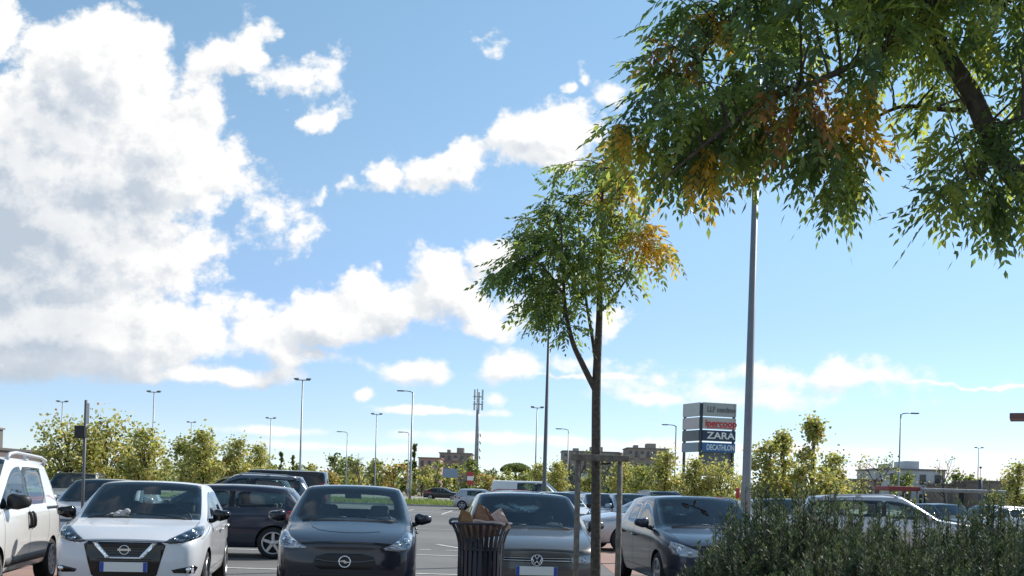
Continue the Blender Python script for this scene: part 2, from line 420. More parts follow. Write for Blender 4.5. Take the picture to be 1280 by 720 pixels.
# stall markings, one sheet
b = MB()
def line(x0, y0, x1, y1, w=.11):
    d = Vector((x1-x0, y1-y0, 0)); n = Vector((-d.y, d.x, 0)).normalized()*w/2
    a, c = Vector((x0, y0, .008)), Vector((x1, y1, .008))
    b.face([a-n, c-n, c+n, a+n])
line(-7.2, 17.4, 1.6, 17.4)
for k in range(12): line(-4+k*.62, 24.1, -3.72+k*.62, 24.1, .1)
line(-30, 22.2, 1.7, 22.2)
line(-1.9, 26.5, -1.15, 24.9)
for i in range(-8, 14):
    x = i*2.5+1.2
    line(x, 31.2, x+.3, 36); line(x, 36, x+.3, 41)
    line(x, 56, x, 61); line(x, 61, x, 66)
line(-20, 36, 36, 36); line(-20, 61, 36, 61)
line(-1.2, 72, -9, 77.6); line(-9, 70.5, 20, 70.5)
for i, x in enumerate((-8.2, -5.75, -3.1, -.75, 1.7)): line(x, 17.3, x+.55, 12.2)
b.build('road_markings', white)['kind'] = 'structure'
# grass on the verge
rng = np.random.default_rng(3)
n = 16000
x = rng.uniform(-20, 14, n); y = 78.4 + 26*rng.random(n)**1.6
h = rng.uniform(.08, .32, n)*(.6+.8*(np.sin(x*1.3)+np.sin(y*.9+x*.4)+2)/4)
a = rng.uniform(0, 6.28, n); wd = rng.uniform(.02, .05, n)
V = np.zeros((n, 3, 3)); 
V[:, 0] = np.stack([x-wd*np.cos(a), y-wd*np.sin(a), np.full(n, .1)], 1); V[:, 1] = np.stack([x+wd*np.cos(a), y+wd*np.sin(a), np.full(n, .1)], 1)
V[:, 2] = np.stack([x+rng.normal(0, .08, n), y+rng.normal(0, .08, n), .1+h], 1)
me = np_mesh('grass', V, rng.integers(0, 3, n))
o = link('grass', me, [leafmat('grass_a', (.15, .22, .05), (.25, .34, .06)), leafmat('grass_b', (.24, .25, .09), (.35, .34, .1)), leafmat('grass_c', (.09, .16, .04), (.16, .26, .05))])
tag(o, 'uneven strip of grass growing on the verge beyond the car park', 'grass', kind='stuff')
# ================================================================ cars
rubber = mat('tyre_rubber', (.018, .018, .018), .85, noise=.3, nscale=8)
blackp = mat('black_trim', (.012, .012, .013), .5)
gloss_black = mat('gloss_black', (.008, .008, .009), .12)
chrome = mat('chrome', (.78, .79, .8), .12, metal=1)
alloy = mat('alloy_wheel', (.52, .53, .55), .32, metal=.85)
hubm = mat('wheel_cover', (.42, .43, .45), .4, metal=.3)
darkin = mat('cabin_plastic', (.035, .036, .04), .75)
seatm = mat('seat_fabric', (.10, .105, .12), .9, noise=.2, nscale=30)
screen_g = glass('windscreen_glass', (.74, .86, .84), .62)
side_g = glass('side_glass', (.62, .74, .72), .8)
rear_g = glass('rear_glass', (.66, .76, .75), .8)
lens_g = glass('lamp_lens', (.86, .88, .9), 1.0)
reflector = mat('lamp_reflector', (.75, .76, .78), .14, metal=1)
lampdark = mat('lamp_housing', (.03, .032, .036), .25)
lampgrey = mat('lamp_bowl', (.62, .64, .66), .3, metal=.35)
redlens = mat('tail_lamp_red', (.32, .012, .012), .12, coat=1)
amber = mat('amber_lens', (.6, .22, .03), .15)
platem = mat('number_plate', (.68, .69, .66), .45)
plateblue = mat('plate_blue', (.02, .06, .35), .45)
gapm = mat('panel_gap', (.01, .01, .01), .9)
mirror_m = mat('mirror_silvered', (.8, .82, .84), .03, metal=1)

L_BODY, L_HOOD, L_WS, L_SGF, L_SGR, L_RW, L_PIL, L_DF, L_DR, L_TG, L_WELL, L_BF, L_BR, L_UND = range(14)

def cage(P):
    Lc, W2, H = P['L'], P['W']/2, P['H']
    hf, hc, yc, yrf = P['hf'], P['hc'], P['yc'], P['yrf']
    yb, yc1, yrr, yrb, zrb = P['yb'], P['yc1'], P['yrr'], P['yrb'], P['zrb']
    zb0, zb1 = P['zb0'], P['zb1']
    rw, rwr = P['rw'], P.get('rwr', P['rw']-.04)
    zs = P.get('zs', .2)
    def low(w, zb, wb=.05): return [(w-.07, zs, 0), (w-.018, zs+.17, 0), (w, .62*zb/.92, 0), (w-.012, zb-.09, 0), (w-wb, zb, 0)]
    S = []
    w = W2-P.get('nose_in', .11)
    bul = P.get('bulge', .12)
    S.append((bul, low(w, hf-.02, .03) + [(w-.13, hf+.005, -.03), (w-.30, hf+.015, -.065), (.32, hf+.028, -.095), (0, hf+.032, -.105)]))
    w = W2-.035; z1 = hf + (zb0-hf)*.45
    S.append((.36, low(w, z1) + [(w-.11, z1+.02, -.02), (w-.27, z1+.03, -.04), (.33, z1+.045, -.05), (0, z1+.05, -.05)]))
    z2 = hf + (zb0-hf)*.80; w = W2
    y2 = .36 + (yc-.36)*.52
    hm = hf + (hc-hf)*.72
    S.append((y2, low(w, z2) + [(w-.11, z2+.02, -.01), (w-.26, max(z2+.03, hm-.02), -.03), (.36, hm+.01, -.05), (0, hm+.02, -.06)]))
    S.append((yc, low(w, zb0) + [(w-.075, zb0+.02, .0), (w-.14, hc-.02, -.05), (.38, hc, -.14), (0, hc+.005, -.17)]))
    zwt, zro = H-.135, H-.055
    t = .5; ym = (yc+yrf)/2
    def lerp(a, b, t): return a+(b-a)*t
    S.append((ym, low(w, lerp(zb0, zb1, .15)) + [(lerp(w-.075, rw+.02, t)+.015, lerp(zb0+.02, zwt, t)+.02, 0), (lerp(w-.14, rw-.04, t)+.01, lerp(hc-.02, zro, t)+.025, -.02), (lerp(.38, .33, t), lerp(hc, H-.03, t)+.02, -.08), (0, lerp(hc, H-.025, t)+.022, -.10)]))
    def roof(y, zb, h=H, r=rw, ww=w, dy=0, yo=0):
        return (y, low(ww, zb) + [(r+.025, h-.125, yo), (r-.04, h-.035, yo), (.38, h-.008, dy+yo), (0, h, dy*1.2+yo)])
    S.append(roof(yrf, lerp(zb0, zb1, .3), H-.015, dy=-.05))
    S.append(roof(yb, lerp(zb0, zb1, .5)))
    S.append(roof(yb+.09, lerp(zb0, zb1, .55)))
    S.append(roof(yc1, lerp(zb0, zb1, .85), H-.01, rw-.01))
    S.append(roof(yrr, zb1, P.get('hr', H-.05), rwr, w-.015, dy=.05))
    wr = W2-.06
    S.append((yrb, low(wr, zrb-.03, .07) + [(wr-.10, zrb, 0), (wr-.17, zrb+.015, .01), (.36, zrb+.02, .04), (0, zrb+.02, .05)]))
    zt = P['zt']; wt = W2-.09
    S.append((Lc-.09, low(wt, zt-.02, .06) + [(wt-.12, zt, .02), (wt-.22, zt+.005, .035), (.34, zt+.01, .06), (0, zt+.01, .07)]))
    return S

def body_mesh(P):
    S = cage(P); n = len(S)
    bm = bmesh.new()
    cr = bm.edges.layers.float.new('crease_edge')
    Vg = []   # [i][col] col 0..16 : s0..s8..s0'
    for (y, pts) in S:
        half = [bm.verts.new((x, y+dy, z)) for (x, z, dy) in pts]
        other = [bm.verts.new((-x, y+dy, z)) for (x, z, dy) in pts[:-1]]
        Vg.append(half + other[::-1])
    def jrow(c): return c if c <= 8 else 16-c
    threedoor = P.get('three', False)
    for i in range(n-1):
        for c in range(16):
            j = min(jrow(c), jrow(c+1))
            f = bm.faces.new((Vg[i][c], Vg[i][c+1], Vg[i+1][c+1], Vg[i+1][c])); f.smooth = True
            lab = L_BODY
            if i < 3 and j >= 5: lab = L_HOOD
            elif i in (3, 4):
                if j >= 6: lab = L_WS
                elif j == 4: lab = L_SGF
                elif j in (1, 2, 3): lab = L_DF
            elif i == 5: lab = L_SGF if j == 4 else (L_DF if j in (1, 2, 3) else L_BODY)
            elif i == 6: lab = (L_PIL if not threedoor else L_PIL) if j == 4 else (L_DR if j in (1, 2, 3) and not threedoor else L_BODY)
            elif i == 7: lab = (P.get('rearside', L_SGR)) if j == 4 else (L_DR if j in (1, 2, 3) and not threedoor else L_BODY)
            elif i == 8: lab = P.get('quarter', L_BODY) if j == 4 else L_BODY
            elif i == 9: lab = P.get('rwlab', L_RW) if j >= 6 else L_BODY
            elif i == 10: lab = L_TG if j >= 5 else L_BODY
            f.material_index = lab
        f = bm.faces.new((Vg[i][0], Vg[i+1][0], Vg[i+1][16], Vg[i][16])); f.material_index = L_UND
    # fascias : rows s0..s4, columns s4..s8..s4'
    def fascia(G, rows, bulge, rowoff, sgn):
        cols = list(range(4, 13))
        grid = [None]*5
        top = [G[c] for c in cols]; grid[4] = top
        xt = top[0].co.x
        for r in range(4):
            L = G[r]; Rr = G[16-r]; line = [L]
            for c in cols[1:-1]:
                q = G[c].co.x/xt
                line.append(bm.verts.new((q*L.co.x, L.co.y + sgn*(bulge*(1-abs(q)**2.4) + rowoff[r]*(1-abs(q)**6)), L.co.z)))
            line.append(Rr); grid[r] = line
        for r in range(4):
            for k in range(8):
                f = bm.faces.new((grid[r][k], grid[r][k+1], grid[r+1][k+1], grid[r+1][k])); f.smooth = True
                f.material_index = (L_BF if sgn < 0 else (L_BR if r < 2 else L_TG))
        k = [grid[0][a] for a in range(9)]
        # underside strip
        f = bm.faces.new(k[::-1]); f.material_index = L_UND
    bul = P.get('bulge', .12)
    fascia(Vg[0], None, bul-.015, P.get('fo', [-.04, .0, .02, .0]), -1)
    fascia(Vg[-1], None, .07, P.get('ro', [-.02, .03, .02, 0]), 1)
    bm.verts.ensure_lookup_table()
    # the underside ngons: bottom left open by the two strips are closed
    bmesh.ops.holes_fill(bm, edges=[e for e in bm.edges if e.is_boundary], sides=0)
    bmesh.ops.recalc_face_normals(bm, faces=bm.faces)
    glassy = {L_WS, L_SGF, L_SGR, L_RW}
    for e in bm.edges:
        labs = {f.material_index for f in e.link_faces}
        if len(labs) > 1:
            if labs & glassy: e[cr] = .85
            elif L_UND in labs: e[cr] = .5
            elif L_HOOD in labs: e[cr] = .5
    for i in range(3, 10):
        for c in (6, 10):
            e = bm.edges.get((Vg[i][c], Vg[i+1][c]))
            if e: e[cr] = max(e[cr], .35)
    sh = P.get('shoulder', .6)
    for i in range(1, n-1):
        for c in (3, 13, ):
            e = bm.edges.get((Vg[i][c], Vg[i+1][c]))
            if e: e[cr] = max(e[cr], sh)
    cv = bm.verts.layers.float.new('crease_vert')
    for v in bm.verts:
        cnt = {}
        for f in v.link_faces:
            if f.material_index in glassy: cnt[f.material_index] = cnt.get(f.material_index, 0)+1
        for lab, k_ in cnt.items():
            if k_ == 1: v[cv] = max(v[cv], .75 if lab in (L_SGF, L_SGR) else .5)
    me = bpy.data.meshes.new('cage')
    bm.to_mesh(me); bm.free()
    dm = [gapm]*0
    for k in range(14): me.materials.append(bpy.data.materials.get('lab%d' % k) or bpy.data.materials.new('lab%d' % k))
    ob = bpy.data.objects.new('cage', me); COL.objects.link(ob)
    sm = ob.modifiers.new('s', 'SUBSURF'); sm.levels = 2; sm.render_levels = 2
    # wheel arches
    cut = MB()
    ra = P['wr']+.035
    for y in (P['yfw'], P['yrw']):
        for s in (1, -1):
            M = Matrix.Translation((s*(P['W']/2+.03), y, P['wr'])) @ Matrix.Rotation(R(90)*s*-1, 4, 'Y')
            M = Matrix.Translation((s*(P['W']/2-.12), y, P['wr'])) @ Matrix.Rotation(R(90), 4, 'Y')
            bmesh.ops.create_cone(cut.bm, cap_ends=True, segments=36, radius1=ra, radius2=ra, depth=.42, matrix=M)
    for f in cut.bm.faces: f.material_index = L_WELL
    cme = cut.mesh('cut')
    for k in range(14): cme.materials.append(bpy.data.materials['lab%d' % k])
    co = bpy.data.objects.new('cut', cme); COL.objects.link(co)
    bo = ob.modifiers.new('b', 'BOOLEAN'); bo.object = co; bo.operation = 'DIFFERENCE'; bo.solver = 'EXACT'
    try: bo.material_mode = 'INDEX'
    except Exception: pass
    dg = bpy.context.evaluated_depsgraph_get(); dg.update()
    full = bpy.data.meshes.new_from_object(ob.evaluated_get(dg))
    for o in (ob, co): bpy.data.objects.remove(o)
    # shift : centre the length on the origin
    full.transform(Matrix.Translation((0, -P['L']/2, 0)))
    for p in full.polygons: p.use_smooth = True
    full.set_sharp_from_angle(angle=R(38))
    return full

def split(full):
    """label -> (verts, faces, corner normals)"""
    cn = np.zeros(len(full.loops)*3, np.float32); full.corner_normals.foreach_get('vector', cn); cn = cn.reshape(-1, 3)
    co = [v.co.copy() for v in full.vertices]
    out = {}
    for p in full.polygons:
        lab = p.material_index
        c = p.center
        key = (lab, 0)
        if lab in (L_SGF, L_SGR, L_PIL, L_DF, L_DR): key = (lab, 1 if c.x > 0 else -1)
        elif lab == L_WELL: key = (lab, (1 if c.x > 0 else -1)*(1 if c.y < 0 else 2))
        d = out.setdefault(key, ({}, [], [], []))
        vm, vs, fs, ns = d
        idx = []
        for v in p.vertices:
            if v not in vm: vm[v] = len(vs); vs.append(co[v])
            idx.append(vm[v])
        fs.append(idx)
        for l in p.loop_indices: ns.append(cn[l])
    return out
def part_mesh(name, d):
    vm, vs, fs, ns = d
    me = bpy.data.meshes.new(name); me.from_pydata(vs, [], fs)
    for p in me.polygons: p.use_smooth = True
    me.normals_split_custom_set([tuple(n) for n in ns])
    return me
def glass_mesh(name, d, border):
    vm, vs, fs, ns = d
    bm = bmesh.new(); bv = [bm.verts.new(v) for v in vs]
    for f in fs:
        try: bm.faces.new([bv[i] for i in f]).smooth = True
        except ValueError: pass
    r = bmesh.ops.inset_region(bm, faces=list(bm.faces), thickness=border, depth=-.004, use_boundary=True, use_even_offset=True)
    for f in r['faces']: f.material_index = 1
    me = bpy.data.meshes.new(name); bm.to_mesh(me); bm.free(); return me

class Proj:
    """lays shapes on a bodywork surface"""
    def __init__(s, full):
        bm = bmesh.new(); bm.from_mesh(full); s.t = BVHTree.FromBMesh(bm); bm.free()
    AX = {'front': (Vector((0, 1, 0)), lambda a, b: Vector((a, -9, b))), 'rear': (Vector((0, -1, 0)), lambda a, b: Vector((a, 9, b))),
          'left': (Vector((-1, 0, 0)), lambda a, b: Vector((9, a, b))), 'right': (Vector((1, 0, 0)), lambda a, b: Vector((-9, a, b))),
          'top': (Vector((0, 0, -1)), lambda a, b: Vector((a, b, 9)))}
    def pt(s, ax, a, b, off):
        d, o = s.AX[ax]
        h = s.t.ray_cast(o(a, b), d)
        if h[0] is None:
            h = s.t.find_nearest(o(a, b) + d*(9 - (0 if ax in ('left', 'right') else 0)))
        n = h[1] if h[1].dot(d) < 0 else -h[1]
        return h[0] + n*off, n
    def patch(s, b, poly, ax, off=.003, depth=.02, step=.05, mi=None):
        bm = bmesh.new()
        bm.faces.new([bm.verts.new((p[0], p[1], 0)) for p in poly])
        for k in (0, 1):
            lo = min(p[k] for p in poly); hi = max(p[k] for p in poly)
            c = lo+step
            while c < hi-1e-4:
                no = (1, 0, 0) if k == 0 else (0, 1, 0); cc = (c, 0, 0) if k == 0 else (0, c, 0)
                bmesh.ops.bisect_plane(bm, geom=bm.verts[:]+bm.edges[:]+bm.faces[:], plane_co=cc, plane_no=no)
                c += step
        d = s.AX[ax][0]
        vm = {}
        for v in bm.verts:
            p, n = s.pt(ax, v.co.x, v.co.y, off); vm[v] = b.bm.verts.new(p)
        mi = b.mi if mi is None else mi
        fs = []
        for f in bm.faces:
            try:
                g = b.bm.faces.new([vm[v] for v in f.verts]); g.material_index = mi; g.smooth = True; fs.append(g)
            except ValueError: pass
        if depth:
            back = {}
            for e in bm.edges:
                if e.is_boundary:
                    a, c = [vm[v] for v in e.verts]
                    for q in (a, c):
                        if q not in back: back[q] = b.bm.verts.new(q.co + d*depth)
                    g = b.bm.faces.new((a, c, back[c], back[a])); g.material_index = mi
        bm.free(); return s
    def strip(s, b, pts, ax, w=.007, off=.0015, depth=0, step=.04, mi=None, closed=False):
        P = [Vector((p[0], p[1])) for p in pts]
        if closed: P.append(P[0])
        Q = [P[0]]
        for a, c in zip(P, P[1:]):
            n = max(1, int((c-a).length/step))
            for k in range(1, n+1): Q.append(a.lerp(c, k/n))
        Lp, Rp = [], []
        d = s.AX[ax][0]
        for i, q in enumerate(Q):
            t = (Q[min(i+1, len(Q)-1)] - Q[max(i-1, 0)]); t = t.normalized() if t.length > 1e-9 else Vector((1, 0))
            n = Vector((-t.y, t.x))*w/2
            Lp.append(b.bm.verts.new(s.pt(ax, q.x+n.x, q.y+n.y, off)[0])); Rp.append(b.bm.verts.new(s.pt(ax, q.x-n.x, q.y-n.y, off)[0]))
        mi = b.mi if mi is None else mi
        for i in range(len(Q)-1):
            f = b.bm.faces.new((Lp[i], Lp[i+1], Rp[i+1], Rp[i])); f.material_index = mi; f.smooth = True
        if depth:
            for line in (Lp, Rp):
                bk = [b.bm.verts.new(v.co + d*depth) for v in line]
                for i in range(len(Q)-1):
                    f = b.bm.faces.new((line[i], line[i+1], bk[i+1], bk[i])); f.material_index = mi
        return s
    def ball(s, b, a, c, d, ax='front', off=0, mi=None):
        p, n = s.pt(ax, a, c, off)
        b.ball(p, d, 2, mi=mi); return s
def mir(poly): return [(-x, z) for x, z in poly][::-1]

WHEELS = {}
def wheel_meshes(r, style):
    k = (round(r, 3), style)
    if k in WHEELS: return WHEELS[k]
    Y = Matrix.Rotation(R(90), 4, 'Y'); w = .095; ri = r*.68
    b = MB()
    b.lathe([(ri, -w), (ri+.02, -w-.004), (r-.03, -w+.005), (r-.008, -w+.03), (r, -w*.4), (r, w*.4), (r-.008, w-.03), (r-.03, w-.005), (ri+.02, w+.004), (ri, w)], 40, Y, closed=True)
    tyre = b.mesh('wheel'); tyre.materials.append(rubber)
    b = MB()
    b.lathe([(0, .03), (ri*.9, .03), (ri*.92, .0)], 32, Y, mi=1)
    b.lathe([(ri+.004, -w+.01), (ri+.006, w+.003), (ri-.012, w+.006), (ri-.022, w-.03), (ri-.026, -w+.01)], 40, Y, mi=0)
    ns = 5 if style != 'steel' else 9
    for q in range(ns):
        a = 2*math.pi*q/ns
        for da in ((-.14, .14) if style == 'double' else (0,)):
            wd = {'double': .028, 'five': .055, 'steel': .05}[style]
            M = Matrix.Rotation(a, 4, 'X') @ Matrix.Translation((0, 0, 0))
            p0 = Vector((w-.03, 0, .03)); p1 = Vector((w-.012, 0, ri-.015))
            c = (p0+p1)/2
            M = Matrix.Rotation(a+da*.6, 4, 'X') @ Matrix.Translation(c) @ Matrix.Rotation(da*.5, 4, 'X') @ Matrix.Diagonal((.022, wd, (p1-p0).length, 1))
            rr = bmesh.ops.create_cube(b.bm, size=1, matrix=M)
            for f in {f for v in rr['verts'] for f in v.link_faces}: f.material_index = 0
    b.lathe([(0, w-.004), (.035, w-.006), (.06, w-.02), (.07, .03)], 24, Y, mi=0)
    rim = b.mesh('rim'); rim.materials.append(alloy if style != 'steel' else hubm); rim.materials.append(blackp)
    WHEELS[k] = (tyre, rim); return WHEELS[k]

# shared cabin pieces
def _seat(w):
    b = MB()
    b.box((0, .0, .12), (w, .50, .16), bevel=.05)
    b.box((0, .30, .44), (w*.96, .15, .58), rx=R(-14), bevel=.06)
    b.box((0, .40, .80), (.26, .10, .17), rx=R(-10), bevel=.045)
    for s in (-.06, .06): b.tube([(s, .36, .70), (s, .385, .76)], .008, 6)
    for f in b.bm.faces: f.smooth = True
    return b.mesh('front_seat')
SEAT = _seat(.50); SEAT.materials.append(seatm)
b = MB(); b.box((0, 0, .12), (1.22, .45, .16), bevel=.05); b.box((0, .28, .40), (1.2, .14, .54), rx=R(-18), bevel=.05)
for s in (-.38, .38): b.box((s, .39, .72), (.24, .09, .13), rx=R(-12), bevel=.04)
BENCH = b.mesh('rear_seat'); BENCH.materials.append(seatm)
b = MB()
pts = [(.185*math.cos(a), 0, .185*math.sin(a)) for a in np.linspace(0, 2*math.pi, 25)]
b.tube(pts, .014, 8, caps=False)
b.box((0, .01, -.01), (.14, .03, .11), bevel=.01); b.box((.1, .01, 0), (.16, .02, .035)); b.box((-.1, .01, 0), (.16, .02, .035)); b.box((0, .01, -.1), (.04, .02, .15))
STEER = b.mesh('steering_wheel'); STEER.materials.append(blackp)
b = MB(); b.box((0, 0, 0), (.22, .03, .065), bevel=.012); b.tube([(0, -.02, .01), (0, -.05, .08)], .01, 6)
RVM = b.mesh('rear_view_mirror'); RVM.materials.append(blackp)

def mirror_mesh(big=1.0):
    b = MB()
    # housing on an arm, car's left side (+x)
    prof = [(-.06, .02, .055), (-.03, .085, .075), (.03, .105, .082), (.075, .10, .078)]
    bm = b.bm; rings = []
    for (y, hx, hzz) in prof:
        ring = []
        for k in range(16):
            a = 2*math.pi*k/16
            cx = math.copysign(abs(math.cos(a))**.7, math.cos(a)); cz = math.copysign(abs(math.sin(a))**.7, math.sin(a))
            ring.append(bm.verts.new((.13+hx*cx*big + (.02 if cx > 0 else 0), y, .03+hzz*cz*big - (.02*cz if cx > 0 else 0))))
        rings.append(ring)
    for i in range(len(rings)-1):
        for k in range(16):
            f = bm.faces.new((rings[i][k], rings[i][(k+1) % 16], rings[i+1][(k+1) % 16], rings[i+1][k])); f.smooth = True
    f = bm.faces.new(rings[0]); f.smooth = True
    f = bm.faces.new(rings[-1]); f.material_index = 1
    b.tube([(-.05, .0, -.045), (.03, .0, -.045), (.08, .02, -.02)], [.035, .03, .028], 8, mi=1)
    return b.mesh('wing_mirror')

TREES = {}
def remember(root):
    """children lists of a prototype, so that copying needs no scene-wide search"""
    def rec(o):
        TREES[o.name] = [c for c in COL.objects if c.parent == o]
        for c in TREES[o.name]: rec(c)
    rec(root)

def build_car(name, P, label=None, cat='car', group=None):
    Lc, W2, H = P['L'], P['W']/2, P['H']
    y0 = -Lc/2
    pm = P['paint']
    full = body_mesh(P); pr = Proj(full); parts = split(full)
    root = empty(name, label=label, cat=cat, group=group)
    frit = [None, blackp]
    def has(k): return k in parts
    body = link('body', part_mesh('body', parts[(L_BODY, 0)]), pm, root)
    if has((L_UND, 0)): link('underside', part_mesh('underside', parts[(L_UND, 0)]), blackp, root)
    for q in (1, -1, 2, -2):
        if has((L_WELL, q)): link('wheel_arch_liner', part_mesh('wheel_arch_liner', parts[(L_WELL, q)]), gapm, root)
    bonnet = link('bonnet', part_mesh('bonnet', parts[(L_HOOD, 0)]), pm, root)
    fbump = link('front_bumper', part_mesh('front_bumper', parts[(L_BF, 0)]), P.get('bumper', pm), root)
    rbump = link('rear_bumper', part_mesh('rear_bumper', parts[(L_BR, 0)]), P.get('bumper', pm), root)
    tail = link('tailgate', part_mesh('tailgate', parts[(L_TG, 0)]), pm, root)
    link('windscreen', glass_mesh('windscreen', parts[(L_WS, 0)], .035), [screen_g, blackp], root)
    if has((L_RW, 0)): link('rear_window', glass_mesh('rear_window', parts[(L_RW, 0)], .03), [rear_g, blackp], tail)
    doors = {}
    for s in (1, -1):
        for lab, nm in ((L_DF, 'front_door'), (L_DR, 'rear_door')):
            if has((lab, s)):
                d = link(nm, part_mesh(nm, parts[(lab, s)]), pm, root); doors[(lab, s)] = d
                ax = 'left' if s > 0 else 'right'
                if P.get('vhandle'):
                    b = MB(); yv = y0 + P['yb'] + (-.02 if lab == L_DF else .13)
                    q = [pr.pt(ax, yv, z_, o_)[0] for z_, o_ in ((.80, .004), (.83, .03), (.90, .035), (.97, .03), (1.0, .004))]
                    b.tube(q, [.02, .024, .024, .024, .02], 8); b.build('handle', P['handle'], d); continue
                yh = (P['yb']-.16 if lab == L_DF else P['yc1']-.10) + y0
                zh = P['zb0'] - .125 + (.02 if lab == L_DR else 0)
                p, n = pr.pt(ax, yh, zh, .0)
                b = MB()
                b.tube([p, p+n*.035+Vector((0, .01, 0)), p+n*.04+Vector((0, .09, .004)), p+n*.035+Vector((0, .17, .008)), p+Vector((0, .185, .008))], [.014, .013, .014, .013, .014], 8)
                b.build('handle', P.get('handle', pm), d)
        for lab, nm in ((L_SGF, 'front_side_window'), (L_SGR, 'rear_side_window')):
            if has((lab, s)): link(nm, glass_mesh(nm, parts[(lab, s)], .022), [side_g, blackp], root)
        if has((L_PIL, s)): link('door_pillar', part_mesh('door_pillar', parts[(L_PIL, s)]), gloss_black, root)
    # panel gaps
    b = MB()
    for s, ax in ((1, 'left'), (-1, 'right')):
        yA = P['yc']+.03+y0; yB = P['yb']+.045+y0; zlo = P.get('zs', .2)+.16
        zb = lambda t: P['zb0']+(P['zb1']-P['zb0'])*t
        pr.strip(b, [(yA, zb(0)-.02), (yA+.02, .6), (yA+.06, zlo), (yB, zlo), (yB, zb(.5)-.01)], ax)
        if not P.get('three'):
            yC = P['yc1']+y0; ya = P['yrw']+y0
            pr.strip(b, [(yB, zlo), (ya-P['wr']-.12, zlo), (ya-P['wr']-.06, P['wr']+.15), (yC-.0, .72), (yC+.02, zb(.85)-.02)], ax)
        pr.strip(b, [(P['yc']+y0-.02, P['zb0']-.03), (P['yc']+y0-.1, P['zb0']-.06), (y0+.42, P['hf']+.02)], ax, w=.006)
        # fuel flap on the car's right
        if s < 0: pr.strip(b, [(P['yrw']+y0-.0, .80), (P['yrw']+y0+.16, .80), (P['yrw']+y0+.16, .94), (P['yrw']+y0, .94)], ax, closed=True, w=.005)
    for q in (1, -1):
        pr.strip(b, [(q*(W2-.17), y0+.30), (q*(W2-.16), y0+.6), (q*(W2-.15), P['yc']+y0-.14)], 'top', w=.006)
    pr.strip(b, [(-W2+.30, P['hf']-.015), (-.3, P['hf']+.005), (.3, P['hf']+.005), (W2-.30, P['hf']-.015)], 'front', w=.008)
    for q in (1, -1): pr.strip(b, [(q*(W2-.30), P['zt']-.02), (q*(W2-.26), .62)], 'rear', w=.007)
    pr.strip(b, [(-W2+.26, .60), (W2-.26, .60)], 'rear', w=.008)
    b.build('panel_gap', gapm, body)
    # cowl, wipers
    b = MB()
    pr.strip(b, [(-.62, P['yc']+y0-.07), (-.3, P['yc']+y0-.15), (0, P['yc']+y0-.175), (.3, P['yc']+y0-.15), (.62, P['yc']+y0-.07)], 'top', w=.05, off=.004)
    for xa, xb in ((.56, -.02), (-.05, -.60)):
        q = [pr.pt('top', xa+(xb-xa)*t, P['yc']+y0-.11+.02*t, .016)[0] for t in (0, .25, .5, .75, 1)]
        b.tube(q, .006, 6)
    b.build('wiper', blackp, root)
    # wheels
    tyre, rim = wheel_meshes(P['wr'], P.get('wheel', 'double'))
    for y in (P['yfw'], P['yrw']):
        for s in (1, -1):
            w = link('wheel', tyre, None, root, loc=(s*(W2-.115), y+y0, P['wr']), rot=(0, 0, 0 if s > 0 else math.pi))
            link('rim', rim, None, w)
    # mirrors
    mm = mirror_mesh(P.get('mirror', 1.0)); mm2 = mm.copy(); mm2.transform(Matrix.Diagonal((-1, 1, 1, 1))); mm2.flip_normals()
    for s, me in ((1, mm), (-1, mm2)):
        p, n = pr.pt('left' if s > 0 else 'right', P['yc']+y0+.22, P['zb0']+.005, 0)
        link('wing_mirror', me, [P.get('mirror_mat', pm), blackp], root, loc=(p.x-.01*s, p.y, P['zb0']+.065))
    # cabin
    yS = P['yc']+y0
    b = MB(); b.box((0, yS+.16, P['hc']-.13), (P['W']-.34, .46, .22), bevel=.06)
    b.box((0, yS-.02, P['hc']-.07), (P['W']-.38, .3, .06), bevel=.02)
    b.box((.36, yS+.30, P['hc']-.01), (.34, .14, .09), bevel=.03)
    b.box((0, y0+Lc*.55, .36), (P['W']-.2, Lc*.62, .05)); b.build('dashboard', darkin, root)
    zs = P['H']-1.17
    for s in (.36, -.36): link('front_seat', SEAT, None, root, loc=(s, yS+.92, zs))
    link('rear_seat', BENCH, None, root, loc=(0, min(yS+1.78, P['yrr']+y0-.35), zs+.02))
    link('steering_wheel', STEER, None, root, loc=(.36, yS+.50, P['hc']-.06), rot=(R(-24), 0, 0))
    link('rear_view_mirror', RVM, None, root, loc=(0, P['yrf']+y0-.04, H-.155))
    # lamps at the back
    for s in (1, -1):
        b = MB(); pl = P.get('tail', [(.50, .78), (W2-.03, .76), (W2-.03, .93), (.62, .93)])
        pr.patch(b, pl if s > 0 else mir(pl), 'rear', off=.006, depth=.02)
        b.build('tail_light', redlens, root)
    b = MB(); b.box((0, 0, 0), (.52, .012, .11), bevel=.004, mi=0); b.box((-.237, .003, 0), (.044, .012, .108), mi=1)
    p, n = pr.pt('rear', 0, .5, .008); b.build('number_plate', [platem, plateblue], root, loc=p, rot=(math.atan2(-n.z, n.y)*0, 0, 0))
    P['front'](P, pr, root, W2, y0)
    if P.get('rails'):
        for s in (1, -1):
            x = s*(P['rw']-.06); ya, yb_ = P['yrf']+y0+.1, P['yrr']+y0-.12
            pts = [pr.pt('top', x, ya, -.01)[0]]
            for t in (.05, .2, .5, .8, .95): 
                q = pr.pt('top', x, ya+(yb_-ya)*t, P['rails'] if .1 < t < .9 else P['rails']*.8)[0]; pts.append(q)
            pts.append(pr.pt('top', x, yb_, -.01)[0])
            b = MB(); b.tube(pts, [.026, .024, .02, .02, .02, .024, .026], 8)
            for t in (.5,):
                q = pr.pt('top', x, ya+(yb_-ya)*t, 0)[0]; b.box(q+Vector((0, 0, P['rails']/2)), (.035, .12, P['rails']))
            b.build('roof_rail', P.get('rail_mat', alloy), root)
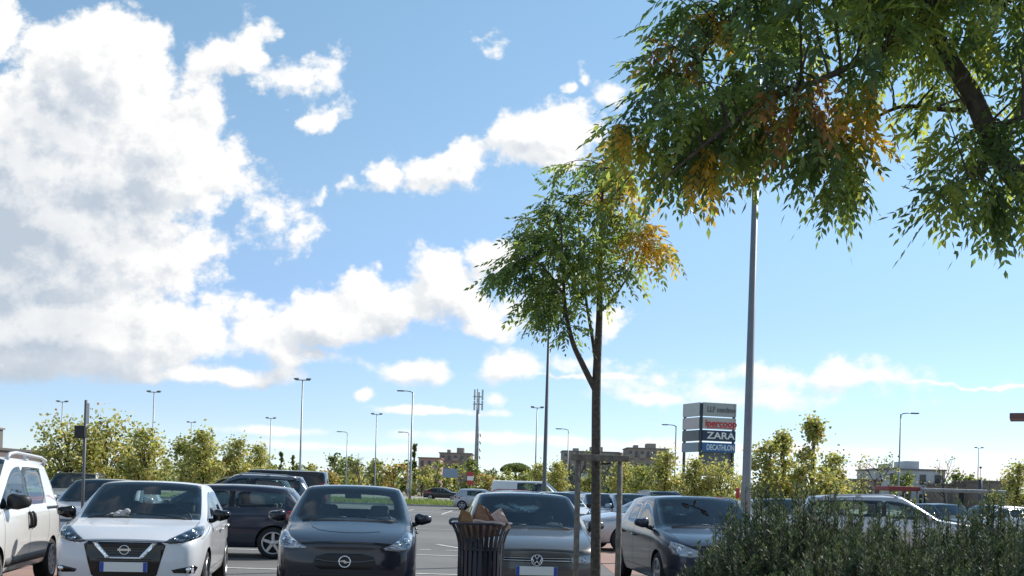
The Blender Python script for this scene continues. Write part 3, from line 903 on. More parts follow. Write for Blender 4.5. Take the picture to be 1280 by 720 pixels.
    for f in P.get('extra', []): f(P, pr, root, W2, y0)
    remember(root)
    return root

# ---------------------------------------------------------------- fronts
def lamp(pr, root, poly, bulbs, house=lampdark, lens=.016, name='headlight'):
    for s in (1, -1):
        b = MB(); pl = poly if s > 0 else mir(poly)
        pr.patch(b, pl, 'front', off=.002, depth=.02, step=.03)
        h = b.build(name, house, root)
        for (x, z, r, ry) in bulbs:
            b = MB()
            p, n = pr.pt('front', s*x, z, .004)
            M = n.to_track_quat('Z', 'Y').to_matrix().to_4x4()
            b.lathe([(r*1.0, .012), (r*.9, .010), (r*.62, .003), (r*.3, .001)], 20, Matrix.Translation(p) @ M, mi=0)
            b.ball(p + n*.006, (r*.8, r*.8, r*.8), 2, mi=0)
            b.build('reflector', reflector, h)
        b = MB(); pr.patch(b, pl, 'front', off=lens, depth=.016, step=.03)
        b.build('lens', lens_g, h)
def plate(pr, root, z, off=.03):
    b = MB(); b.box((0, 0, 0), (.52, .012, .112), bevel=.004, mi=0)
    b.box((.237, -.003, 0), (.042, .012, .108), mi=1); b.box((-.237, -.003, 0), (.042, .012, .108), mi=1)
    p, n = pr.pt('front', 0, z, off); b.build('number_plate', [platem, plateblue], root, loc=p)
def ring(b, p, r, t, n=28, mi=None, ry=None):
    ry = ry or r
    pts = [p + Vector((r*math.cos(a), 0, ry*math.sin(a))) for a in np.linspace(0, 2*math.pi, n+1)]
    b.tube(pts, t, 8, caps=False, mi=mi)

def front_v(P, pr, root, W2, y0):      # V-grille hatchback
    b = MB()
    g = [(-.45, .705), (-.40, .738), (.40, .738), (.45, .705), (.36, .36), (.30, .30), (-.30, .30), (-.36, .36)]
    pr.patch(b, g, 'front', off=.004, depth=.02, step=.04); gr = b.build('grille', gloss_black, root)
    b = MB()
    for z in np.arange(.40, .71, .028):
        x = .13+(z-.55)*.9 if z > .55 else .30
        pr.strip(b, [(-x, z), (x, z)], 'front', w=.010, off=.010, depth=.008)
    b.build('grille_bar', blackp, gr)
    b = MB()
    for s in (1, -1):
        pl = [(.30, .728), (.355, .728), (.205, .555), (.19, .545), (0, .545), (0, .567), (.165, .567)]
        pl = [(s*x, z) for x, z in pl]; pl = pl if s > 0 else pl[::-1]
        pr.patch(b, pl, 'front', off=.014, depth=.012, step=.03)
    b.build('chrome_v', chrome, gr)
    b = MB(); p, n = pr.pt('front', 0, .648, .012)
    ring(b, p, .052, .006); b.box(p, (.15, .012, .026), bevel=.003); b.build('badge', chrome, gr)
    plate(pr, root, .455, .02)
    lamp(pr, root, [(.425, .742), (.50, .725), (.62, .735), (.73, .765), (.80, .80), (.815, .85), (.79, .905), (.74, .905), (.64, .855), (.54, .80)],
         [(.74, .835, .048, 0), (.655, .80, .040, 0), (.565, .765, .028, 0)])
    for s in (1, -1):
        b = MB(); pl = [(.52, .42), (.545, .385), (.76, .375), (.79, .44), (.76, .47)]
        pr.patch(b, pl if s > 0 else mir(pl), 'front', off=.004, depth=.01)
        fl = b.build('fog_light', gloss_black, root)
        b = MB(); pr.ball(b, s*.70, .425, (.075, .03, .06), off=.006); b.build('fog_lens', reflector, fl)
    b = MB()
    pl = [(-.40, .26), (.40, .26), (.34, .31), (-.34, .31)]; pr.patch(b, pl, 'front', off=.003); b.build('lower_intake', blackp, root)

def front_bolt(P, pr, root, W2, y0):   # small hatch, winged bar and ring emblem
    b = MB()
    pr.patch(b, [(-.38, .52), (-.34, .62), (-.20, .655), (.20, .655), (.34, .62), (.38, .52), (.30, .47), (-.30, .47)], 'front', off=.004)
    gr = b.build('grille', blackp, root)
    b = MB()
    for s in (1, -1): pr.strip(b, [(s*.07, .555), (s*.2, .56), (s*.36, .585)], 'front', w=.022, off=.012, depth=.01)
    b.build('chrome_bar', mat('dark_chrome', (.10, .10, .11), .2, metal=1), gr)
    b = MB(); p, n = pr.pt('front', 0, .56, .022)
    ring(b, p, .066, .009)
    z = [(-.082, .006), (-.01, .012), (.012, .004), (.005, .028), (.082, -.004), (.012, -.010), (-.012, -.004), (-.006, -.026)]
    vs = [b.bm.verts.new(p + Vector((x, -.004, zz))) for x, zz in [(-.080, .004), (.004, .022), (.010, .006), (.080, -.004), (-.004, -.022), (-.010, -.006)]]
    f = b.bm.faces.new(vs); r = bmesh.ops.extrude_face_region(b.bm, geom=[f])
    for v in [v for v in r['geom'] if isinstance(v, bmesh.types.BMVert)]: v.co.y -= .01
    b.build('emblem', chrome, gr)
    b = MB(); pr.patch(b, [(-.62, .25), (.62, .25), (.54, .42), (-.54, .42)], 'front', off=.004); b.build('lower_intake', blackp, root)
    plate(pr, root, .315, .02)
    lamp(pr, root, [(.45, .725), (.475, .70), (.64, .69), (.765, .71), (.80, .76), (.80, .86), (.775, .895), (.72, .89), (.66, .83), (.56, .775)],
         [(.735, .80, .052, 0), (.635, .765, .045, 0), (.545, .738, .026, 0)], house=lampgrey)
    # pressed crease of the bonnet
    b = MB()
    pr.strip(b, [(-.50, y0+1.0), (-.44, y0+.62), (-.34, y0+.44), (-.2, y0+.35), (0, y0+.315), (.2, y0+.33), (.40, y0+.42)], 'top', w=.012, off=.003, depth=.004)
    b.build('bonnet_crease', P['paint'], root)

def front_roundel(P, pr, root, W2, y0):  # letter roundel between two slim lamps
    b = MB()
    pr.patch(b, [(-.44, .585), (-.43, .645), (.43, .645), (.44, .585)], 'front', off=.004, step=.04); gr = b.build('grille', gloss_black, root)
    b = MB(); pr.strip(b, [(-.43, .60), (.43, .60)], 'front', w=.010, off=.010, depth=.008); pr.strip(b, [(-.43, .632), (.43, .632)], 'front', w=.006, off=.008, depth=.006)
    b.build('chrome_bar', chrome, gr)
    b = MB(); p, n = pr.pt('front', 0, .605, .022)
    b.lathe([(0, .004), (.064, .002), (.064, -.01)], 32, Matrix.Translation(p) @ Matrix.Rotation(R(90), 4, 'X'), mi=1)
    ring(b, p+Vector((0, -.006, 0)), .067, .0075, mi=0)
    def st(a, c): b.tube([p+Vector((a[0], -.010, a[1])), p+Vector((c[0], -.010, c[1]))], .0062, 6, mi=0)
    st((-.026, .056), (0, .008)); st((.026, .056), (0, .008))
    st((-.058, .030), (-.028, -.052)); st((-.028, -.052), (0, -.004)); st((0, -.004), (.028, -.052)); st((.028, -.052), (.058, .030))
    b.build('emblem', [chrome, gloss_black], gr)
    b = MB(); pr.patch(b, [(-.46, .25), (.46, .25), (.50, .40), (-.50, .40)], 'front', off=.004); b.build('lower_intake', blackp, root)
    plate(pr, root, .475, .02)
    lamp(pr, root, [(.435, .585), (.62, .56), (.78, .575), (.815, .63), (.815, .70), (.78, .725), (.66, .68), (.44, .65)],
         [(.735, .645, .050, 0), (.60, .617, .034, 0), (.50, .612, .02, 0)], house=lampgrey)
    for s in (1, -1):
        b = MB(); pr.patch(b, [(s*x, z) for x, z in ([(.56, .33), (.76, .33), (.78, .40), (.60, .42)] if s > 0 else [(.60, .42), (.78, .40), (.76, .33), (.56, .33)])], 'front', off=.004)
        b.build('fog_light', gloss_black, root)

def front_plain(P, pr, root, W2, y0):
    h = P['hf']
    b = MB(); pr.patch(b, [(-.36, h-.20), (-.40, h-.06), (.40, h-.06), (.36, h-.20)], 'front', off=.004); gr = b.build('grille', gloss_black, root)
    b = MB()
    for z in (h-.17, h-.13, h-.09): pr.strip(b, [(-.36, z), (.36, z)], 'front', w=.012, off=.010, depth=.008)
    b.build('grille_bar', chrome, gr)
    b = MB(); pr.patch(b, [(-.58, .25), (.58, .25), (.50, .40), (-.50, .40)], 'front', off=.004); b.build('lower_intake', blackp, root)
    plate(pr, root, .47, .02)
    w = W2-.07
    lamp(pr, root, [(.45, h-.13), (.60, h-.16), (w-.02, h-.12), (w, h-.03), (w-.03, h+.05), (w-.12, h+.02), (.50, h-.05)],
         [(w-.10, h-.05, .05, 0), (w-.22, h-.08, .042, 0)], house=lampgrey)
white_p = paint('white_paint', (.60, .615, .64), rough=.4, dirt=.06)
vanw_p = paint('van_white_paint', (.68, .68, .665), rough=.4, dirt=.12)
navy_p = paint('black_blue_paint', (.006, .008, .019), metal=.0, dirt=.02)
grey_p = paint('dark_grey_paint', (.10, .097, .094), metal=.6, dirt=.03)
blue_p = paint('slate_blue_paint', (.022, .030, .052), metal=.3, dirt=.03)
silver_p = paint('silver_paint', (.46, .47, .49), metal=.6, dirt=.08)
lblue_p = paint('pale_blue_paint', (.30, .36, .43), metal=.5, dirt=.08)
black_p = paint('black_paint', (.008, .008, .010), dirt=.02)
red_p = paint('dark_red_paint', (.22, .015, .015), dirt=.1)
beige_p = paint('champagne_paint', (.33, .29, .24), metal=.5, dirt=.1)

HATCH = dict(L=4.0, W=1.74, H=1.455, hf=.745, hc=.985, yc=1.10, yrf=1.92, yb=2.22, yc1=3.02, yrr=3.50, yrb=3.80, zrb=1.0, zt=.94,
             zb0=.94, zb1=.99, rw=.665, wr=.31, yfw=.80, yrw=3.33)
PV = dict(HATCH, paint=white_p, front=front_v, mirror_mat=gloss_black, handle=white_p, shoulder=.6)
PB = dict(HATCH, L=4.02, W=1.746, H=1.48, hf=.77, hc=1.02, zb0=.955, zb1=1.02, yfw=.83, yrw=3.34, paint=navy_p, front=front_bolt, three=False, mirror_mat=navy_p)
PR = dict(HATCH, L=4.25, W=1.79, H=1.45, hf=.72, hc=.965, zb0=.92, zb1=.97, yc=1.22, yrf=2.02, yb=2.38, yc1=3.2, yrr=3.72, yrb=4.04, rw=.68, yfw=.88, yrw=3.50, paint=grey_p, front=front_roundel, wr=.32)
PD = dict(PR, L=4.30, W=1.80, H=1.47, hf=.76, hc=1.0, zb0=.95, zb1=1.02, yrw=3.52, paint=blue_p, front=front_plain, quarter=L_BODY)
P3 = dict(HATCH, three=True, L=4.03, W=1.72, H=1.43, paint=blue_p, front=front_plain, yb=2.45, yc1=3.12, quarter=L_SGR, yrw=3.30, wheel='five')
PE = dict(HATCH, L=4.6, W=1.83, H=1.62, hf=.82, hc=1.06, zb0=1.02, zb1=1.08, yc=1.25, yrf=2.05, yb=2.45, yc1=3.3, yrr=4.15, yrb=4.42, zrb=1.10, zt=1.02, rw=.70, wr=.345, yfw=.92, yrw=3.62,
          quarter=L_SGR, paint=black_p, front=front_plain, rails=.05, hr=1.57, handle=chrome)
PU = dict(PE, H=1.74, hf=.88, hc=1.14, zb0=1.08, zb1=1.15, zrb=1.17, zt=1.08, hr=1.70, rails=.07, paint=paint('grey_blue_paint', (.10, .125, .16), metal=.5, dirt=.04), rail_mat=alloy)
PS = dict(HATCH, L=4.55, W=1.79, H=1.44, hf=.74, hc=.98, zb0=.93, zb1=.98, yc=1.25, yrf=2.08, yb=2.45, yc1=3.2, yrr=3.45, yrb=4.02, zrb=1.03, zt=1.0, rw=.67, wr=.32, yfw=.90, yrw=3.58, paint=silver_p, front=front_plain, hr=1.40)
PM = dict(HATCH, L=3.97, W=1.72, H=1.72, hf=.86, hc=1.13, zb0=1.06, zb1=1.10, yc=1.0, yrf=1.72, yb=2.08, yc1=3.05, yrr=3.68, yrb=3.86, zrb=1.14, zt=1.02, rw=.68, rwr=.64, wr=.305, yfw=.78, yrw=3.30, hr=1.70,
          paint=vanw_p, front=front_plain, rails=.085, rail_mat=mat('rail_pale', (.62, .63, .64), .4, metal=.3), handle=blackp, mirror_mat=blackp, mirror=1.25, vhandle=True, wheel='steel', shoulder=.1, zs=.26, quarter=L_BODY, tail=[(.68, .75), (.82, .75), (.82, 1.2), (.72, 1.2)])
def van_trim(P, pr, root, W2, y0):
    for s, ax in ((1, 'left'), (-1, 'right')):
        b = MB(); pr.patch(b, [(1.05+y0, .37), (P['yrw']-.37+y0, .37), (P['yrw']-.37+y0, .47), (1.05+y0, .47)], ax, off=.012, depth=.012, step=.1)
        b.build('rubbing_strip', mat('grey_trim', (.10, .105, .11), .6), root)
        b = MB(); pr.patch(b, [(P['yc1']-.05+y0, 1.02), (P['yrr']+y0+.16, 1.02), (P['yrr']+y0+.16, 1.055), (P['yc1']-.05+y0, 1.055)], ax, off=.006, depth=.006, step=.1)
        b.build('door_rail', blackp, root)
PM['extra'] = [van_trim]
PT = dict(HATCH, L=5.2, W=1.95, H=2.05, hf=.95, hc=1.25, zb0=1.18, zb1=1.2, yc=1.0, yrf=1.75, yb=2.2, yc1=3.4, yrr=4.98, yrb=5.08, zrb=1.3, zt=1.2, rw=.80, rwr=.80, wr=.34, yfw=.95, yrw=4.1, hr=2.03,
          paint=vanw_p, front=front_plain, wheel='steel', shoulder=.1, zs=.3, mirror=1.4, mirror_mat=blackp, bumper=blackp, quarter=L_BODY, tail=[(.80, .8), (.92, .8), (.92, 1.5), (.82, 1.5)])

def face(v): return v
def place(root, px, D, heading, yoff=0):
    """nose (front centre) of a car at pixel column px, depth D; heading in degrees, 0 = facing the camera, + = nose turned towards +x"""
    h = R(heading)
    d = Vector((math.sin(h), -math.cos(h), 0))          # the way the car faces
    nose = Vector((gx(px, D, .6), D, 0))
    c = nose - d*root['len']/2
    root.location = c; root.rotation_euler = (0, 0, h)
def car(name, P, px, D, heading, label, cat='car', group='cars parked in the car park'):
    r = build_car(name, P, label, cat, group); r['len'] = P['L']; place(r, px, D, heading); return r
SIMPLE = {}
def again(src, px, D, heading, label, new=None, name=None):
    pm = None
    rp = {}
    if new is not None:
        for c in TREES[src.name]:
            if c.name.startswith('body'): rp[c.data.materials[0]] = new
    o = copy_tree(src, (0, 0, 0), 0, label, None, rp, TREES)
    place(o, px, D, heading); return o

micra = car('hatchback_car', PV, 155, 11.8, 10.5, 'white five-door hatchback with black V-shaped grille, beside the white van with roof rails')
corsa = car('hatchback_car', PB, 431, 12.2, 6.5, 'black-blue small hatchback with round chrome emblem on its nose and pale bonnet crease')
golf = car('hatchback_car', PR, 671, 12.8, 4.5, 'dark grey hatchback with letter roundel emblem, parked behind the litter bin and young tree')
dark = car('hatchback_car', PD, 918, 14.2, 6.0, 'dark blue hatchback half hidden by the rosemary hedge, next to the wooden tree stakes')
van = car('compact_van', PM, 0, 10.4, 10.5, 'white compact van with pale roof rails and black door handles at the left edge', 'van')
van.location = (-7.02, 12.95, 0)
hatch3 = car('hatchback_car', P3, 272, 19.4, -84, 'slate blue three-door hatchback in profile between the white and the black-blue hatchbacks')
d = Vector((math.sin(R(-84)), -math.cos(R(-84)), 0)); hatch3.location = Vector((gx(397, 21), 20.6, 0)) + d*2.0
estate = car('estate_car', PU, 280, 35, -80, 'blue-grey estate car with roof rails standing behind the three-door hatchback')
d = Vector((math.sin(R(-84)), -math.cos(R(-84)), 0)); estate.location = Vector((gx(391, 35), 35, 0)) + d*2.3
estate2 = car('estate_car', PE, 214, 38, -88, 'black estate car roof showing between the left trees and the white hatchback'); estate2['len'] = 4.6
silver = car('saloon_car', PS, 722, 26.2, -72, 'silver saloon seen from its side behind the young tree, five-spoke alloy wheel showing')
tvan = car('panel_van', PT, 715, 64, 78, 'white panel van with red tail lamps and dark side windows parked far off', 'van')
d = Vector((math.sin(R(80)), -math.cos(R(80)), 0)); tvan.rotation_euler.z = R(80); tvan.location = Vector((gx(613, 64), 64, 0)) + d*2.6

again(tvan, 0, 48, -86, 'black van standing behind the blue-grey estate car', black_p).location = (gx(413, 46, 2)-2.6, 46, 0)
again(golf, 100, 20.0, 8, 'silver and black hatchback facing the camera behind the metal sign post', silver_p)
again(estate2, 78, 34, 12, 'pale silver estate car roof behind the silver and black hatchback', silver_p)
again(silver, 576, 124, 82, 'small black saloon driving on the far road beyond the grass verge', black_p)
again(corsa, 612, 120, 70, 'dark hatchback on the far road just behind the small black saloon', grey_p)
again(micra, 683, 33, 20, 'black hatchback roof seen over the dark grey hatchback with roundel', black_p)
again(micra, 716, 33, 12, 'white-roofed hatchback showing beside the left wooden tree stake', white_p)
again(corsa, 740, 38, 12, 'dark grey hatchback behind the young tree trunk, third row', grey_p)
again(golf, 771, 33.5, 8, 'silver hatchback facing the camera between trunk and right tree stake', silver_p)
again(dark, 812, 33, 10, 'pale blue hatchback right of the wooden tree stakes, behind the dark blue hatchback', lblue_p)
again(estate2, 852, 44, 12, 'slate estate car roof behind the dark blue hatchback', blue_p)
again(golf, 900, 46, 10, 'champagne hatchback at the foot of the tall grey lamp mast', beige_p)
suv = again(estate2, 1228, 25.5, 80, 'silver tall estate car in profile showing above the rosemary hedge', silver_p)
again(dark, 1012, 27.5, 4, 'pale grey hatchback roof left of the silver tall estate car', silver_p)
again(micra, 1185, 40, -70, 'white hatchback behind the bare trees on the right', white_p)
again(corsa, 1250, 44, -75, 'pale blue hatchback at the right edge beyond the hedge', lblue_p)
again(golf, 1225, 37, 10, 'black hatchback between the two pale hatchbacks on the right', black_p)
again(silver, 960, 52, 60, 'dark red saloon far behind the hedge near the tall grey lamp mast', red_p)
again(micra, 640, 70, 85, 'silver small hatchback parked far off beside the white panel van', silver_p)
again(corsa, 812, 58, 20, 'black hatchback at the far row under the yellowing trees', black_p)
again(golf, 760, 60, 15, 'white hatchback at the far row under the yellowing trees', white_p)
# ================================================================ plants
rng = np.random.default_rng(11)
LF = [leafmat('leaf_deep_green', (.082, .122, .066), (.23, .36, .10), .42, .5),
      leafmat('leaf_green', (.11, .16, .065), (.33, .46, .10), .45, .52),
      leafmat('leaf_light_green', (.16, .20, .06), (.50, .58, .11), .5, .58),
      leafmat('leaf_yellow', (.50, .31, .05), (.85, .52, .06), .5, .55),
      leafmat('leaf_rust', (.32, .17, .06), (.58, .28, .07), .55, .5)]
BL = [leafmat('broad_leaf_olive', (.20, .23, .065), (.42, .46, .09), .5),
      leafmat('broad_leaf_yellow_green', (.38, .38, .12), (.68, .66, .16), .5),
      leafmat('broad_leaf_straw', (.50, .46, .20), (.70, .62, .20), .6),
      leafmat('broad_leaf_green', (.08, .11, .04), (.17, .23, .05), .45),
      leafmat('broad_leaf_russet', (.36, .20, .08), (.50, .27, .07), .6)]
bark = mat('bark_grey_brown', (.085, .068, .055), .9, noise=.4, nscale=26, bump=.7)
barkd = mat('bark_dark', (.06, .05, .042), .9, noise=.35, nscale=20, bump=.5)

def unit(v): return v/np.maximum(np.linalg.norm(v, axis=-1, keepdims=True), 1e-9)
def compound(o, d, l, pairs, ll, lw, droop, midx, rng):
    """pinnate leaves: o,d (N,3), l (N,) -> kite leaflets"""
    n = len(o); up = np.array([0, 0, 1.0])
    s = unit(np.cross(d, up + rng.normal(0, .35, (n, 3)))); nn = unit(np.cross(s, d))
    out, mi = [], []
    for k in range(pairs+1):
        t = .22 + .78*k/pairs
        p = o + d*(l*t)[:, None]; p[:, 2] -= droop*l*t*t
        for sg in ((1, -1) if k < pairs else (0,)):
            ld = unit((.62 if sg else 1.0)*d + sg*.72*s + np.array([0, 0, -.40]) + rng.normal(0, .10, (n, 3)))
            pn = unit(nn + rng.normal(0, .4, (n, 3)))
            w = unit(np.cross(ld, pn))
            L = (ll*(.62+.62*rng.random(n))*(1-.25*abs(t-.6)))[:, None]; Wd = lw*L/ll
            q = np.stack([p, p + ld*L*.42 + w*Wd*.5 , p + ld*L - pn*L*.06, p + ld*L*.42 - w*Wd*.5], 1)
            out.append(q); mi.append(midx)
    return np.concatenate(out), np.concatenate(mi)

def bez(a, b, c, n):
    return [a*(1-t)**2 + b*2*t*(1-t) + c*t*t for t in np.linspace(0, 1, n)]
def inside(poly, x, y):
    r = np.zeros(len(x), bool); n = len(poly)
    for i in range(n):
        x0, y0 = poly[i]; x1, y1 = poly[(i+1) % n]
        c = ((y0 > y) != (y1 > y)) & (x < (x1-x0)*(y-y0)/(y1-y0+1e-12)+x0)
        r ^= c
    return r
def crown_points(poly, D, n, thick, rng, edge=140.0):
    P = np.array(poly, float); lo, hi = P.min(0), P.max(0); pts = []
    segs = list(zip(poly, poly[1:]+poly[:1]))
    while len(pts) < n:
        x, y = rng.uniform(lo[0], hi[0], 400), rng.uniform(lo[1], hi[1], 400)
        ok = inside(poly, x, y)
        for a, b in zip(x[ok], y[ok]):
            dm = min(np.hypot(a-(p[0]+(q[0]-p[0])*t), b-(p[1]+(q[1]-p[1])*t)) for p, q in segs for t in (0, .25, .5, .75))
            h = thick*min(1, .25+dm/edge)
            pts.append(at(a, b, D + rng.uniform(-h, h)))
            if len(pts) >= n: break
    return [np.array(p) for p in pts]
def grow(name, limbs, targets, leafspec, colour, label, cat, group, loc, rng, droop_twig=.25, per=9, twigr=.006):
    """a tree: limbs are [(points, radii)], each target gets a twig from the nearest limb and leaves along it"""
    root = empty(name, loc, 0, label, cat, group); L0 = np.array(loc)
    b = MB(); sk = []
    for pts, rad in limbs:
        fine, fr = [], []
        for i in range(len(pts)-1):
            p0, p1 = pts[max(i-1, 0)], pts[i]; p2, p3 = pts[i+1], pts[min(i+2, len(pts)-1)]
            for t in np.linspace(0, 1, 6, endpoint=False):
                q = .5*((2*p1)+(p2-p0)*t+(2*p0-5*p1+4*p2-p3)*t*t+(3*p1-p0-3*p2+p3)*t**3)
                fine.append(q); fr.append(rad[i]+(rad[i+1]-rad[i])*t)
        fine.append(pts[-1]); fr.append(rad[-1])
        b.tube([Vector(p-L0) for p in fine], fr, 12)
        sk += [(p, r) for p, r in zip(fine, fr)]
    SP = np.array([p for p, r in sk]); SRr = np.array([r for p, r in sk])
    O, Dd, Ln, Mi = [], [], [], []
    zmin = leafspec.get('zmin', 2.0)
    for tgt in targets:
        dv = tgt - SP; dist = np.linalg.norm(dv, axis=1) + np.maximum(0, SP[:, 2]-tgt[2])*.5 + (SP[:, 2] < zmin)*50 + SRr*3
        i = int(np.argmin(dist)); a = SP[i]
        mid = (a+tgt)/2 + np.array([0, 0, np.linalg.norm(tgt-a)*droop_twig]) + rng.normal(0, .05, 3)
        q = bez(a, mid, tgt, 7)
        ln = np.linalg.norm(tgt-a)
        b.tube([Vector(p-L0) for p in q], list(np.linspace(min(twigr+ln*.006, SRr[i]*.8), .002, 7)), 5, caps=False)
        c = colour(tgt)
        for k in range(per):
            t = rng.uniform(max(.3, 1-.45/max(ln, .3)), 1.0) if k else 1.0
            p = q[0]*(1-t)**2 + mid*2*t*(1-t) + tgt*t*t
            tan = unit((mid-q[0])*(1-t) + (tgt-mid)*t + 1e-6)
            side = unit(rng.normal(0, 1, 3)*np.array([1, 1, .5]))
            d = unit(tan*.55 + side*.75 + np.array([0, 0, leafspec.get('down', -.45)]) + np.array(leafspec.get('wind', (0, 0, 0))))
            O.append(p-L0); Dd.append(d); Ln.append(leafspec['len']*rng.uniform(.65, 1.2)); Mi.append(c if rng.random() < .86 else rng.choice([0, 1, 2]))
    b.build('trunk', bark, root)
    V, m = compound(np.array(O), np.array(Dd), np.array(Ln), leafspec['pairs'], leafspec['ll'], leafspec['lw'], .35, np.array(Mi), rng)
    link('crown', np_mesh('crown', V, m), LF, root)
    return root

def pix(p):
    u, v = p[0]/p[1]*F, (p[2]-EYE)/p[1]*F
    return CX + u*CR + v*SR, CY + u*SR - v*CR
def A(px, py, D): return np.array(at(px, py, D))
# ---- the young staked tree
D0 = 9.3
base = np.array([gx(744, D0, .06), D0, .04])
st_poly = [(622, 336), (640, 312), (656, 292), (648, 278), (664, 256), (688, 240), (702, 226), (700, 206), (716, 194), (740, 196), (760, 176), (796, 170), (806, 196), (796, 228), (810, 256), (816, 276), (836, 306), (832, 320), (808, 318), (794, 342), (764, 352), (736, 368), (722, 388), (704, 388), (686, 392), (664, 384), (656, 368), (646, 352), (628, 346)]
limbs = [([base, A(745, 600, D0), A(745.5, 482, D0), A(749, 400, D0), A(750, 330, D0+.05), A(752, 262, D0), A(756, 205, D0-.05)], [.050, .043, .040, .030, .022, .014, .007]),
         ([A(744.5, 488, D0), A(728, 455, D0-.05), A(715, 425, D0-.12), A(706, 380, D0-.2), A(704, 330, D0-.2), A(700, 270, D0-.25)], [.030, .026, .022, .016, .011, .005]),
         ([A(746, 460, D0), A(741, 425, D0+.15), A(735, 390, D0+.3), A(728, 340, D0+.45), A(722, 270, D0+.5)], [.020, .018, .014, .010, .005]),
         ([A(750, 390, D0), A(764, 376, D0+.1), A(785, 345, D0+.15), A(806, 300, D0+.2)], [.014, .012, .008, .004]),
         ([A(706, 370, D0-.2), A(680, 335, D0-.3), A(652, 320, D0-.4)], [.010, .007, .004]), ([A(752, 262, D0), A(775, 235, D0-.3), A(795, 210, D0-.4)], [.010, .007, .004]),
         ([A(704, 330, D0-.2), A(684, 280, D0+.2), A(668, 262, D0+.4)], [.009, .006, .003])]
tg = crown_points(st_poly, D0, 108, .8, rng, 120)
tg += [A(618, 338, 9.0), A(624, 346, 9.1), A(634, 352, 9.4), A(656, 376, 9.2), A(668, 388, 9.5), A(688, 392, 9.1), A(650, 292, 9.3), A(658, 274, 9.6), A(698, 208, 9.2), A(838, 310, 9.4), A(840, 304, 9.5), A(832, 300, 9.2), A(704, 396, 9.1), A(718, 408, 9.15)]
def col_staked(p):
    px, py = pix(p)
    if (px-772)**2/30**2 + (py-218)**2/42**2 < 1: return rng.choice([3, 3, 2])
    if (px-812)**2/22**2 + (py-300)**2/26**2 < 1: return 3
    if px > 745 and py > 240 and rng.random() < .35: return 2
    return rng.choice([0, 1, 1, 2], p=[.34, .3, .1, .26])
grow('young_tree', limbs, tg, dict(len=.25, pairs=6, ll=.066, lw=.026, down=-.35, wind=(-.28, 0, -.08)), col_staked,
     'young slender tree with feathery green leaves, tied between wooden stakes', 'tree', None, tuple(base), rng, per=8)
# ---- the tree overhead on the right
D1 = 6.0
nb = np.array([3.62, 6.05, .04])
no_poly = [(850, -30), (832, 10), (816, 52), (806, 98), (790, 136), (762, 156), (770, 184), (800, 190), (820, 208), (836, 214), (850, 198), (872, 204), (886, 214), (902, 196), (932, 188), (950, 168), (970, 200), (1000, 212), (1020, 226), (1042, 240), (1056, 222), (1078, 214), (1096, 186), (1112, 164), (1132, 148), (1148, 158), (1164, 184), (1200, 176), (1220, 212), (1236, 248), (1264, 250), (1300, 240), (1380, 200), (1470, 90), (1490, -90), (1400, -220), (1200, -280), (1000, -220), (890, -120)]
limbs = [([nb, np.array([3.58, 6.05, 1.2]), np.array([3.48, 6.02, 2.3]), np.array([3.30, 6.0, 2.95]), A(1262, 212, D1), A(1240, 178, D1), A(1213, 115, D1), A(1172, 50, D1), A(1158, 0, D1), A(1120, -90, D1+.1), A(1080, -180, D1+.1)], [.115, .10, .088, .075, .066, .058, .052, .042, .034, .022, .010]),
         ([np.array([3.46, 6.02, 2.4]), np.array([3.66, 6.1, 3.3]), np.array([3.8, 6.2, 4.1]), np.array([3.75, 6.3, 4.9])], [.07, .055, .035, .01]),
         ([A(1165, 30, D1), A(1121, 53, D1-.15), A(1060, 84, D1-.3), A(1015, 104, D1-.3), A(971, 121, D1-.4), A(920, 150, D1-.4), A(870, 190, D1-.3), A(830, 225, D1-.2)], [.026, .022, .019, .016, .014, .011, .008, .004]),
         ([A(1160, 12, D1), A(1200, 4, D1+.2), A(1245, 6, D1+.4), A(1300, 40, D1+.5)], [.022, .018, .014, .006]),
         ([A(1206, 138, D1), A(1165, 136, D1+.2), A(1124, 134, D1+.3), A(1080, 160, D1+.3), A(1050, 215, D1+.3)], [.016, .014, .011, .008, .004]),
         ([A(1232, 160, D1), A(1262, 152, D1-.2), A(1290, 148, D1-.3), A(1340, 180, D1-.4)], [.018, .015, .012, .005]),
         ([A(1120, -90, D1+.1), A(1040, -70, D1), A(960, -20, D1), A(900, 40, D1), A(850, 110, D1+.1), A(800, 170, D1+.2)], [.018, .016, .013, .010, .007, .003]),
         ([A(1000, -45, D1), A(940, 30, D1+.3), A(900, 110, D1+.5), A(850, 170, D1+.6)], [.014, .011, .008, .004]),
         ([A(1240, 178, D1), A(1215, 215, D1-.2), A(1190, 240, D1-.3), A(1170, 275, D1-.35)], [.012, .009, .006, .003])]
tg = crown_points(no_poly, D1, 430, .7, rng, 150)
tg += [A(1176, 240, 5.7), A(1182, 226, 5.7), A(1188, 206, 5.7), A(1204, 228, 5.8), A(1238, 256, 5.9), A(1260, 258, 5.8), A(1282, 250, 6.0), A(836, -6, 6.0), A(820, 30, 6.1), A(812, 66, 6), A(802, 110, 5.9), A(788, 140, 6.1), A(772, 158, 6), A(882, 208, 5.9), A(1042, 240, 6), A(1060, 220, 6.1), A(838, 216, 6)]
def hole(p):
    px, py = pix(p)
    for (a, b, ra, rb) in ((1055, 66, 26, 30), (1120, 60, 12, 14), (1262, 118, 16, 14), (905, 140, 9, 9), (1120, 182, 14, 22), (1255, 168, 16, 10), (1090, 34, 10, 8)):
        if ((px-a)/ra)**2 + ((py-b)/rb)**2 < 1: return True
    if px > 1100 and 70 < py < 190 and rng.random() < .34: return True
    return False
tg = [p for p in tg if not hole(p)]
